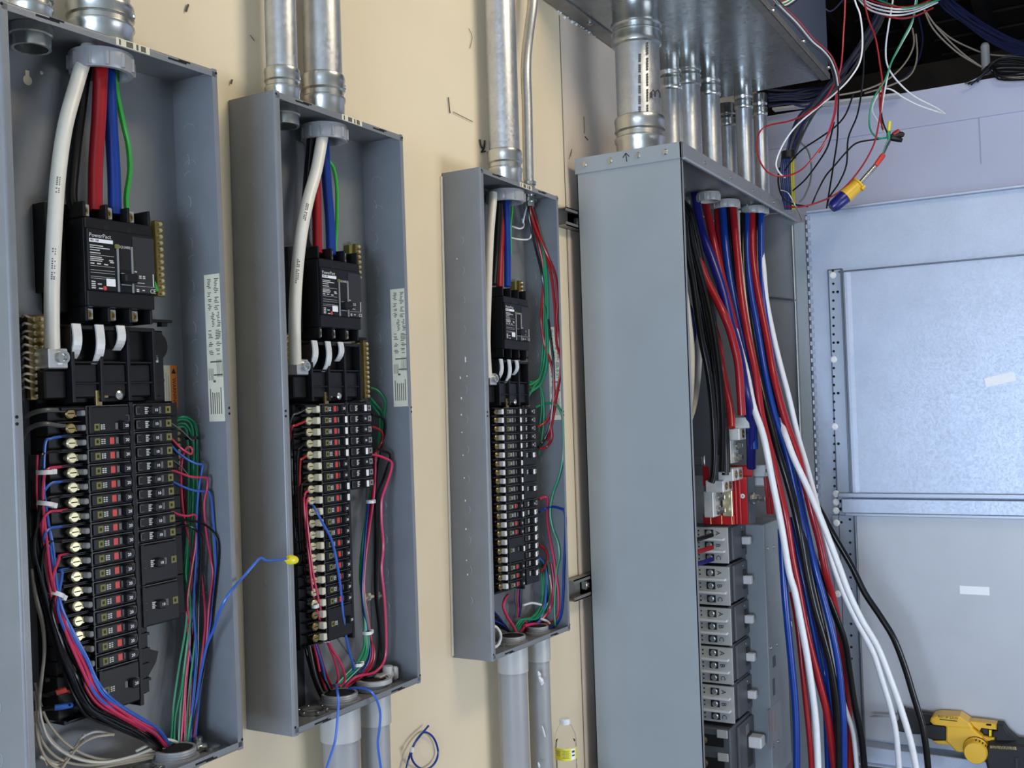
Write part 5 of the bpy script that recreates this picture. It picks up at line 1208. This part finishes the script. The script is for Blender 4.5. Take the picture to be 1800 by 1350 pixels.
for i in range(4): pwire('C', f'{906 + i * 4},1036,.04 {905 + i * 4},1055,.035 {908 + i * 3},1068,.03 {906 + i * 3},1085,.03', 1.5, M[('wgrey', 'wpink', 'wnavy', 'wgrey')[i]], f'thin {("grey", "red", "navy", "pale grey")[i]} wire straight below the left column of the farthest panel', n=6)
pwire('C', '893,1046,.06 887,1054 885,1068,.075 892,1085 902,1100,.07 910,1117,.04', 2.6, M['wpink'], 'red wire looping below the last left breaker in the farthest panel')
pwire('C', '925,1092,.05 923,1100 915,1112 908,1118,.03', 2.4, M['wpink'], 'red wire end curling into the bottom conduit of the farthest panel')
pwire('C', '922,1100,.06 940,1097 958,1101,.06', 2.6, M['wpink'], 'thick red wire lying across the bottom of the farthest panel')
for i in range(6): pwire('C', f'868,{1075 + i * 5},.03 {878 + i * 2},{1086 + i * 4},.04 {890 + i * 2},{1104 + i * 2},.04 {896 + i * 2},1118,.02', 2.1, M['wblack' if i % 3 else 'wblue'], f'{"black" if i % 3 else "dark blue"} wire fanning out of the bottom conduit behind the flange, {ORD[i]} from top', n=6)
pwire('C', '866,1100,.10 873,1103 879,1112,.115 880,1122 875,1134 866,1140,.10', 2.6, M['white'], 'white wire loop poking round the flange of the farthest panel')
pwire('C', '920,1064,.055 935,1060 951,1063,.06', 2.0, M['wwhite2'], 'white tie strap across the green bundle, upper one, farthest panel', 'tie_strap', cat='cable tie')
pwire('C', '952,1088,.06 962,1092 967,1097,.06', 2.2, M['wwhite2'], 'white tie strap by the red wire, lower one, farthest panel', 'tie_strap', cat='cable tie')
for i, s in enumerate(('918,385,.03 921,397 914,402,.05 900,398,.03', '935,410,.06 930,420 915,421,.05 899,418,.03', '929,352,.06 923,375 919,392,.05')): pwire('C', s, 1.5, M['white'], f'short white wire near the bent conduit in the farthest panel, {("hooked", "lower curved", "upright")[i]} one', n=6)

# ------------------------------------------------------------------ feeder cables of the tall cabinet (distance along the view axis in metres)
nD = 'in the tall cabinet'
FC = [('1222,338,4.72 1230,399 1251,455,4.62 1270,511 1283,567,4.55 1298,620 1310,687,4.5 1318,727 1320,770,4.6 1321,822,4.66', 8.4, 'wnavy', 'navy feeder cable nearest the side panel, slanting from the first bushing'),
      ('1238,352,4.8 1245,380 1256,433,4.72 1272,500 1290,570,4.66 1302,640 1312,700 1318,760,4.66', 6.6, 'wred', 'red feeder cable mostly hidden behind the navy one'),
      ('1224,440,4.56 1232,467 1243,495,4.5 1257,522 1270,548,4.44 1281,574 1289,601,4.42 1296,630 1300,665 1304,730,4.4', 7.2, 'wred', 'bright red feeder cable bending down to the upper lug'),
      ('1236,500,4.75 1250,555,4.7 1262,600 1268,640,4.5 1278,690 1284,720,4.44 1286,752,4.4', 6.4, 'wred', 'red feeder cable bending down to the second lug'),
      ('1184,350,4.5 1194,365 1202,385,4.4 1208,440 1217,489,4.4 1230,580,4.36 1246,660 1253,727,4.34 1256,793 1254,832 1250,848,4.32', 6.2, 'wblack', 'glossy black feeder cable ending at the lowest lug'),
      ('1188,350,4.55 1199,366 1210,388,4.5 1220,440 1238,506,4.48 1254,580 1265,660,4.42 1270,740 1270,790,4.38 1269,830,4.36', 6.0, 'wblack', 'glossy black feeder cable with a bright streak beside the first black one'),
      ('1190,350,4.58 1197,372 1206,400,4.56 1218,470 1232,540,4.6 1246,620 1254,700 1260,800,4.55', 6.0, 'wblack', 'black feeder cable behind the two glossy ones'),
      ('1189,348,4.52 1197,362 1206,380,4.5 1224,450 1240,520,4.5 1252,590 1262,650 1268,700,4.5 1274,790 1275,835,4.5', 6.0, 'wblack', 'black feeder cable just right of the glossy pair'),
      ('1190,346,4.56 1202,358 1214,375,4.54 1232,450 1246,520,4.54 1258,600 1268,680,4.52 1276,760 1278,830,4.5', 6.0, 'wblack', 'black feeder cable deepest of the left black group'),
      ('1186,350,4.52 1190,430 1197,490 1203,520,4.5 1208,560 1214,620,4.5 1212,690 1206,740,4.4 1196,800 1188,900,4.35', 7.5, 'wwhite', 'fat cream cable bulging behind the side panel edge'),
      ('1192,352,4.56 1200,430,4.62 1214,520 1226,590,4.66 1229,620 1226,670,4.66 1219,715 1208,750,4.5 1196,800 1186,880,4.4', 5.5, 'wwhite', 'thinner cream cable curving behind the fat one'),
      ('1188,352,4.55 1190,470 1200,530,4.6 1212,545 1218,580 1212,620,4.6 1200,680 1190,760,4.55', 7, 'wnavy', 'navy cable stub curving behind the side panel edge'),
      ('1260,362,4.9 1262,400 1270,460,4.8 1282,530 1296,600,4.72 1310,690,4.7', 5.6, 'wred', 'dark red feeder cable at the inner side of the second bushing'),
      ('1270,364,4.85 1274,420 1283,490,4.76 1297,560 1310,620,4.66 1320,700 1326,790,4.6', 7.0, 'wblue', 'blue feeder cable from the second bushing to a hidden lug'),
      ('1280,364,4.86 1284,430 1294,500,4.76 1306,570 1316,640,4.7 1330,720,4.66', 5.6, 'wblack', 'black feeder cable from the second bushing'),
      ('1288,364,4.84 1295,440 1303,520,4.7 1315,593 1328,655,4.6 1338,727 1354,793,4.55 1370,860 1382,913,4.5 1393,985 1402,1029 1413,1090,4.5 1427,1150 1440,1199 1454,1254,4.5 1462,1309 1470,1370,4.5', 6.6, 'wred', 'long dark red feeder cable sweeping from the second bushing to the floor'),
      ('1262,480,4.74 1272,515 1283,548,4.68 1299,607 1312,655,4.58 1324,713 1342,767,4.5 1358,847 1374,927,4.46 1387,1005 1397,1040 1408,1095,4.44 1419,1155 1428,1216 1435,1281,4.42 1439,1370,4.4', 5.8, 'wwhite2', 'long white feeder cable, first of the whites to reach the floor'),
      ('1298,372,4.96 1298,420 1302,480,4.86 1312,560 1325,640,4.7', 5, 'wwhite', 'cream feeder cable between the second and third bushings'),
      ('1305,376,4.95 1305,440 1310,520,4.84 1322,600 1338,680,4.66 1352,735 1368,793,4.56 1388,860 1404,927,4.5 1418,1007 1432,1070 1446,1117,4.48 1460,1172 1471,1240 1474,1300 1475,1370,4.46', 6.2, 'wblack', 'long black feeder cable, first of the blacks to reach the floor'),
      ('1313,376,4.95 1313,447 1320,513,4.84 1332,580 1344,650,4.7 1362,730 1384,800,4.6 1400,870 1412,930,4.55 1420,975 1431,1040 1438,1075,4.54 1452,1150 1462,1240 1466,1300 1467,1370,4.54', 5.8, 'wblue', 'long blue feeder cable from the third bushing among the blacks'),
      ('1322,376,4.95 1323,447 1332,513,4.84 1348,593 1360,660,4.68 1381,740 1402,799,4.6 1414,847 1427,900,4.55 1441,953 1452,1007,4.54 1461,1040 1473,1090,4.6 1482,1150 1488,1213,4.66 1493,1281 1494,1370,4.66', 6.4, 'wred', 'long dark red feeder cable, from the third bushing, ending among the blacks'),
      ('1330,376,4.96 1330,440 1334,510,4.86 1345,590 1358,660,4.74 1372,740 1392,820,4.64 1408,890 1424,960,4.58 1444,1019 1464,1070,4.58 1484,1125 1492,1172,4.6 1502,1238 1514,1297 1521,1370,4.6', 6.0, 'wblack', 'long black feeder cable, outermost of the black group'),
      ('1338,376,4.94 1338,447 1342,527,4.84 1352,600 1366,680,4.74 1385,770 1404,860,4.62 1418,930 1434,1000,4.52 1450,1060 1464,1117,4.48 1474,1171 1480,1227 1483,1275,4.46 1483,1370,4.46', 5.6, 'wblue', 'long bright blue feeder cable from the last bushing to the floor'),
      ('1338,440,4.9 1342,470 1347,527,4.84 1360,593 1373,647,4.76 1387,700 1402,765 1418,820,4.66 1434,880 1445,925,4.6 1462,985 1482,1040,4.56 1500,1080 1520,1118 1536,1150,4.52 1553,1203 1567,1250 1576,1297,4.5 1582,1375,4.5', 5.0, 'wwhite2', 'long white feeder cable starting at the last bushing, inner of the outer pair'),
      ('1352,690,4.86 1366,725,4.74 1380,763,4.6 1395,804,4.56 1417,852 1438,900,4.5 1457,948 1475,996,4.46 1492,1042 1515,1090,4.44 1543,1138 1567,1199 1585,1250,4.4 1602,1308 1615,1375,4.38', 5.6, 'wwhite2', 'long white feeder cable swinging widest towards the door'),
      ('1420,840,4.72 1432,878 1446,905,4.7 1468,945 1497,995,4.64 1520,1042 1548,1084 1571,1122,4.58 1590,1171 1604,1217 1618,1264,4.54 1627,1308 1634,1375,4.52', 5.6, 'wblack', 'long black feeder cable swinging widest in front of the door'),
      ('1356,745,4.66 1376,800 1394,860,4.58 1410,930 1424,1007,4.52 1436,1062 1450,1120,4.5 1462,1190 1470,1260,4.5 1478,1370,4.5', 5.6, 'wblack', 'black feeder cable in the middle of the black group'),
      ('1388,910,4.62 1399,960 1412,1020,4.56 1424,1080 1438,1150,4.54 1450,1230 1456,1370,4.54', 5.0, 'wblue', 'dark glossy blue feeder cable between red and black ones'),
      ('1373,930,4.5 1376,991 1381,1062,4.46 1389,1144 1397,1227,4.44 1400,1290 1400,1375,4.42', 6.2, 'wblue', 'bright blue feeder cable innermost beside the bus cover box'),
      ('1418,980,4.6 1435,1018 1449,1070,4.6 1458,1117 1469,1183,4.62 1484,1240 1500,1290 1508,1370,4.62', 4.4, 'wwhite2', 'slender white feeder cable peeping between blue and black ones'),
      ('1392,1040,4.62 1402,1100 1410,1172,4.56 1417,1240 1424,1309,4.54 1428,1375,4.54', 5.0, 'wred', 'red feeder cable left of the first white one near the floor'),
      ('1400,960,4.7 1420,1040 1440,1110,4.66 1455,1180 1468,1260,4.66 1480,1370,4.66', 5.2, 'wnavy', 'navy feeder cable deep inside the black group'),
      ('1330,640,4.8 1350,720 1376,810,4.7 1396,890 1418,970,4.64 1440,1050 1466,1120 1484,1200,4.66 1500,1370,4.66', 5.2, 'wblack', 'black feeder cable deepest inside the group'),
      ('1374,1090,5.3 1386,1140 1388,1180,5.3 1382,1225 1372,1260,5.3', 4, 'wred', 'short dark red cable curving behind the bus cover box')]
for s, r, m_, l in FC: twire(s, r, M[m_], l.replace(' feeder', ''), 'feeder_cable', 'cable', n=12)
for i, x in enumerate((1345, 1352)): twire(f'{x},838,4.6 {x + 3},870,4.6 {x + 6},903,4.62', 3.2, M['wred'], f'short red wire under the far lug, {("first", "second")[i]} one', n=8)
for i, (py, m_) in enumerate(((944, 'wblack'), (966, 'wred'), (987, 'wnavy'))):
    twire(f'1252,{py - 4},4.52 1243,{py - 1},4.5 1230,{py + 3},4.46 1214,{py + 8},4.4', 4.2, M[m_], f'{("black", "red", "navy")[i]} wire entering the topmost plug-on breaker', n=8)
twire('1372,334,4.72 1384,338,4.72 1392,350 1398,362,4.74 1405,374 1410,388,4.8', 1.2, M['zinc'], 'bare silvery wire draped over the top corner of the tall cabinet', n=6)

# ------------------------------------------------------------------ loose wires in front of the back wall
UP_ = [('1486,-20,4.3 1485,20 1483,53 1478,118,4.3 1464,152 1445,180 1420,198 1390,212 1347,222,4.5 1332,241 1333,275 1349,302 1376,310,4.5 1408,299 1435,270 1455,240 1468,200 1471,165,4.4', 'wred', 'red wire making a wide loop in front of the last conduit'),
       ('1498,-20,4.4 1504,5 1512,27 1516,67 1512,107 1493,139,4.4 1467,165 1440,187 1405,216 1385,240,4.5 1371,265 1364,289 1371,305 1380,312,4.55', 'wwhite2', 'white wire sweeping down towards the cabinet corner'),
       ('1572,-20,4.6 1568,10 1562,45 1557,85 1560,115 1576,141 1605,168 1635,184 1650,192 1661,200,4.9', 'wwhite2', 'white wire drooping to a point on the lavender wall'),
       ('1660,200,4.9 1640,194 1612,184 1587,171 1568,158 1552,157 1540,172 1533,192 1541,210 1552,227 1562,240,4.8', 'wwhite2', 'white wire returning from that point to the connector cluster'),
       ('1615,-20,4.6 1606,30 1587,69 1568,107 1556,140 1543,160 1533,179 1528,209 1531,230 1544,243 1561,241,4.8', 'wgreen2', 'green wire running down to the yellow wire nut'),
       ('1612,-20,4.62 1604,38 1586,74 1566,112 1557,150 1550,190 1548,200,4.78', 'wwhite2', 'white wire twisted with the green one'),
       ('1516,-10,4.6 1527,35 1539,67 1547,115 1551,149 1548,195 1540,240 1531,265 1512,297 1485,329,4.8 1459,347 1421,361 1395,364 1382,362,4.9', 'wred', 'red wire trailing down to the cabinet top corner'),
       ('1472,120,4.3 1474,165 1473,200 1472,243 1464,297 1453,366,4.9', 'wblack', 'black wire hanging almost straight down'),
       ('1518,60,4.6 1518,120 1513,170 1506,205 1491,243 1488,289 1475,321 1459,345 1454,362,4.9', 'wblack', 'black wire bending at mid height before the door top'),
       ('1500,165,4.5 1487,200 1469,222 1440,243 1410,263 1389,286,4.7 1380,300', 'wblack', 'black wire slanting into the taped bundle'),
       ('1566,241,4.8 1540,245 1507,251 1488,267 1468,290 1451,310 1438,335 1427,360,4.95', 'wblack', 'black wire leaving the connector cluster sideways'),
       ('1466,215,4.5 1456,255 1440,283 1416,315 1394,335,4.9', 'wblack', 'black wire curling behind the red loop'),
       ('1470,160,4.42 1466,200 1452,245 1440,268,4.6', 'wpink', 'pale red wire beside the black one'),
       ('1556,150,4.75 1549,172 1550,205 1557,228 1567,243,4.8', 'wblack', 'short black wire above the connector cluster'),
       ('1546,150,4.75 1546,180 1549,215 1552,228,4.8', 'wred', 'short red wire above the connector cluster'),
       ('1407,250,4.9 1420,265 1426,290 1424,320 1414,345 1405,356,4.95', 'wgrey', 'grey wire bowed beside the yellow cables'),
       ('1370,295,4.7 1368,320 1375,345 1392,358 1420,363,4.9', 'wblack', 'black wire tucked round the cabinet corner')]
for s, m_, l in UP_: twire(s, 1.55 if m_ != 'wwhite2' else 1.5, M[m_], f'{l}, above the cabinet door', n=7)
TOPB = [(1512, -3, 1533, 13, 1571, 21, 1608, 17, 1645, 2, 'wwhite2'), (1510, 0, 1530, 18, 1568, 27, 1606, 22, 1648, 4, 'wwhite2'), (1508, -5, 1536, 8, 1575, 16, 1612, 12, 1640, -4, 'wwhite2'), (1514, 2, 1540, 22, 1575, 32, 1606, 29, 1640, 14, 'wred'), (1512, -8, 1540, 4, 1578, 12, 1616, 8, 1650, -8, 'wred'), (1530, -6, 1560, 6, 1590, 14, 1622, 8, 1655, -2, 'wgreen2')]
for i, q in enumerate(TOPB): twire(f'{q[0]},{q[1]},4.7 {q[2]},{q[3]} {q[4]},{q[5]},4.5 {q[6]},{q[7]} {q[8]},{q[9]},4.7', 1.5, M[q[10]], f'{ {"wwhite2": "white", "wred": "red", "wgreen2": "green"}[q[10]]} wire of the hanging coil at the top edge, {ORD[i]} strand', n=7)
for i, (dx, dy, m_, c) in enumerate(((0, 0, 'wwhite2', 'white'), (-3, 3, 'wblack', 'black'), (3, -4, 'wred', 'red'), (-5, 0, 'wgrey', 'grey'))):
    s = '1366,6,3.3 1381,21,3.4 1402,42,3.55 1427,72,3.75 1446,88 1460,105,3.95 1469,128 1473,150,4.1'
    twire(s, 1.5, M[m_], f'{c} wire lying across the front of the wireway', off=(dx, dy), n=7)
for i in range(5):
    twire(f'{1352 + i * 3},{-12 + i * 2},3.2 {1362 + i * 5},{4 + i * 2},3.3 {1380 + i * 7},{2 - i * 2},3.4 {1398 + i * 6},-14,3.5', 1.3, M[('wred', 'wwhite2', 'wgreen2', 'wwhite2', 'wblack')[i]], f'{("red", "white", "green", "pale white", "black")[i]} wire tangled above the wireway cover edge', n=6)
# data cable bundles
for i in range(12):
    o = (i % 4) * 4.5, (i // 4) * 6
    twire(f'1556,-15,5.6 1545,30 1520,75,5.4 1492,120 1468,150,5.2 1440,182 1412,215,5.1 1396,250,5.05 1388,278,5.05', 2.2, M['wdata' if i % 3 == 0 else 'wjacket'], 'dark data cable of the bundle dropping to the black tape', off=(o[0] - 8, o[1] - 8) if i % 2 else (o[0] * .6 - 5, o[1] - 10), group='data cables dropping behind the conduits', n=6, jit=3)
for i in range(7):
    twire(f'{1377 + i * 3.0},270,5.0 {1373 + i * 3.6},300,5.0 {1375 + i * 3.4},330,5.0 {1378 + i * 3},368,5.05', 2.3, M['wtape' if i in (1, 3) else 'wdata' if i < 5 else 'wyel2'], f'{"light blue" if i < 3 else "blue" if i < 5 else "yellow"} cable below the black tape, {ORD[i]} from the conduit', n=7)
P = at(1386, 272, 4.98); MB().lathe([(.036, -.016), (.034, -.016), (.034, .016), (.030, .016)], 2, n=16).build('tape_band', M['black'], None, T3(P), label='black tape band round the blue cable bundle', cat='tape')
for i in range(12):
    dy = (i // 3) * 5; dx = (i % 3) * 6
    twire(f'1640,-25,6.2 1665,5 1695,27 1735,55,6.0 1775,76 1815,85,5.9', 2.2, M['wdata'], 'blue data cable of the thick bundle sagging across the loft', off=(dx, dy), group='data cables across the loft', n=6, jit=4)
for i in range(12):
    a = i * 3.2
    twire(f'{1698 + i * 2},{148 - i * .6},5.62 {1722 + i * 2},{134 - a * .5},5.6 {1758},{100 + i * 3.4},5.56 {1815},{104 + i * 3.0},5.5', 1.9, M['wblack'], 'black data cable heaped on top of the lavender wall', group='black cables on the wall top', n=6, jit=3)
for i in range(8):
    twire(f'1350,{158 + i * 4},5.6 1385,{160 + i * 3.5},5.7 1420,{156 + i * 4},5.8 1462,{150 + i * 2},6.0', 2.0, M['wdata' if i % 2 else 'wdata2'], 'dark data cable lying flat behind the last conduit', group='data cables behind the conduits', n=6, jit=3)
for i, s in enumerate(('1626,18,5.9 1650,52 1690,92 1726,118,5.8', '1640,40,6 1670,66 1705,84 1740,96 1790,98,6.0', '1622,10,5.9 1640,50 1680,90 1722,116,5.8', '1604,50,5.6 1606,80 1590,112 1560,140 1520,158 1470,168,5.3', '1610,60,5.7 1612,100 1600,132 1565,150 1520,164,5.4', '1615,30,5.8 1622,70 1612,110 1585,140 1550,155,5.5', '1440,0,5.2 1460,20 1490,-10,5.2')):
    twire(s, 1.5, M['wbrown' if i < 5 else 'wdata'], f'{"tan" if i < 5 else "dark blue"} thin cable sagging in the dark loft, {ORD[i]} of its kind', n=6)
# wire nuts, whip connector
cl0 = at(1577, 239, 4.8)
def cone(name, px, py, px2, py2, r0, r1, m, label, t=4.8, cat='wire nut'):
    a, c = at(px, py, t), at(px2, py2, t - .01); b = MB(); b.tube([Vector(), (c - a) * .15, (c - a) * .8, c - a], [r0 * .85, r0, r1, r1 * .8], 12)
    for i in range(3): pass
    return b.build(name, M[m], None, T3(a), label=label, cat=cat)
cone('wire_nut', 1562, 232, 1564, 213, .008, .008, 'wyellow', 'long yellow wire nut pointing up, above the cabinet door')
cone('wire_nut', 1562, 244, 1562, 230, .009, .009, 'wgreen2', 'green wire nut under the long yellow one')
cone('wire_nut', 1570, 238, 1581, 229, .013, .010, 'wred', 'red wire nut at the top of the black cluster')
cone('wire_nut', 1566, 240, 1588, 236, .012, .014, 'black', 'black wire nut pointing sideways in the cluster'); cone('wire_nut', 1566, 242, 1586, 247, .014, .011, 'black', 'black wire nut at the bottom of the cluster'); cone('wire_nut', 1572, 236, 1590, 236, .009, .007, 'rubber', 'small black wire nut at the outer tip of the cluster')
twire('1567,243,4.8 1560,256 1553,270 1550,276,4.8', 1.8, M['wdata'], 'blue jacketed lead between the cluster and the red sleeve', n=7); twire('1562,244,4.8 1556,258 1551,272,4.8', 1.3, M['wgreen2'], 'thin green lead between the cluster and the red sleeve', n=6)
cone('sleeve', 1553, 272, 1539, 291, .013, .012, 'redp', 'red plastic sleeve at the end of the metal whip', cat='sleeve')
a, c = at(1541, 289, 4.8), at(1508, 326, 4.8); pts = [a + (c - a) * (i / 60) for i in range(61)]
b = MB(); b.tube([p - a for p in pts], [.0095 + .0025 * (i % 4 < 2) for i in range(61)], 10); b.build('metal_whip', M['zinc'], None, T3(a), label='ribbed silver metal whip between red sleeve and yellow connector', cat='conduit')
a, c = at(1512, 322, 4.8), at(1462, 366, 4.8)
wc = thing('whip_connector', 'yellow connector with dark blue end lying on the door top edge', 'connector', T3(a))
d = c - a
MB().tube([Vector(), d * .04, d * .08, d * .10, d * .5, d * .54], [.02, .036, .036, .030, .034, .034], 16).build('yellow_body', M['yellow'], wc, label='yellow body')
MB().tube([d * .53, d * .56, d * .9, d], [.032, .033, .030, .022], 16).build('dark_end', M['wnavy'], wc, label='dark blue end')
b = MB(); pp = d.orthogonal().normalized() * .034; b.tube([d * .02 + pp, d * .14 + pp * 1.1], .008, 8); b.tube([d * .02 - pp, d * .14 - pp * 1.1], .008, 8); b.build('clip', M['yellow'], wc)
# strut rail and pipe stub on top of the back wall
a, c = on(1360, 193, 0, BWX - .10), on(1582, 167, 0, BWX - .10)
b = MB(); e_ = c - a; b.prism([(-.03, -.006), (.03, -.006), (.03, .006), (-.03, .006)], 1, e_.y, 0); b.v = [(x, y, z + e_.z * y / e_.y) for x, y, z in b.v]; b.build('strut_rail', M['lug'], None, T3(a), label='bright galvanised rail along the top of the lavender wall', cat='strut')
P = on(1733, 118, 0, BWX + .25); b = MB(); r = .024
b.lathe([(r * .8, .02), (r, .02), (r, -.14), (r * .8, -.14), (r * .8, .02)], 2, n=18, cap=False); b.lathe([(r, .02), (r * .8, .032), (r * .4, .038), (.001, .04)], 2, n=18, cap=False); b.build('pipe_stub', M['pvc'], None, T3((P.x, P.y, P.z + .1)), label='pale grey capped pipe stub standing behind the lavender wall', cat='pipe')

# faded print along the white cable jackets
def jacket(k, s, rpx, cab, spans):
    P = [pw(k, a, b, d) for a, b, d in parse(s)]; t = sum((p - CAM).dot(FW) for p in P) / len(P); r = rpx * t / F
    pts = smooth(P, 24); b = MB(); o0 = cab.location; rnd = random.Random(9)
    for i in range(1, len(pts) - 1):
        p = pts[i]; d = CAM - p; py = 675 - F * ((p - CAM).dot(UP) / (p - CAM).dot(FW))
        if not any(a < py < c for a, c in spans) or rnd.random() < .2: continue
        T = (pts[i + 1] - pts[i - 1]).normalized(); v = (d - T * d.dot(T)).normalized(); sd = T.cross(v)
        for q in (-.22, .05):
            if rnd.random() < .75:
                c = p + (v * math.cos(q) + sd * math.sin(q)) * (r * 1.003) - o0; h = sd * (r * .10); L = T * (t * 1.0 / F)
                b.add([c - h - L, c + h - L, c + h + L, c - h + L], [(0, 1, 2, 3)])
    return b.build('jacket_print', M['fadeink'], cab)
cabs = {o['label']: o for o in COL.objects if o.get('label')}
jacket('A', '156,80,.066 150,97,.072 134,150,.085 115,220,.10 103,300 97,380,.11 92,480,.105 91,555 92,612,.085', 13, cabs['thick white cable curving down to a lug in the nearest wall panel'], ((315, 345), (435, 492)))
jacket('B', '571,222,.078 567,240,.085 556,300,.10 542,350 530,410,.115 522,480 518,560,.11 519,638,.085', 10.6, cabs['thick white cable slanting down to a lug in the middle wall panel'], ((362, 392), (455, 500)))
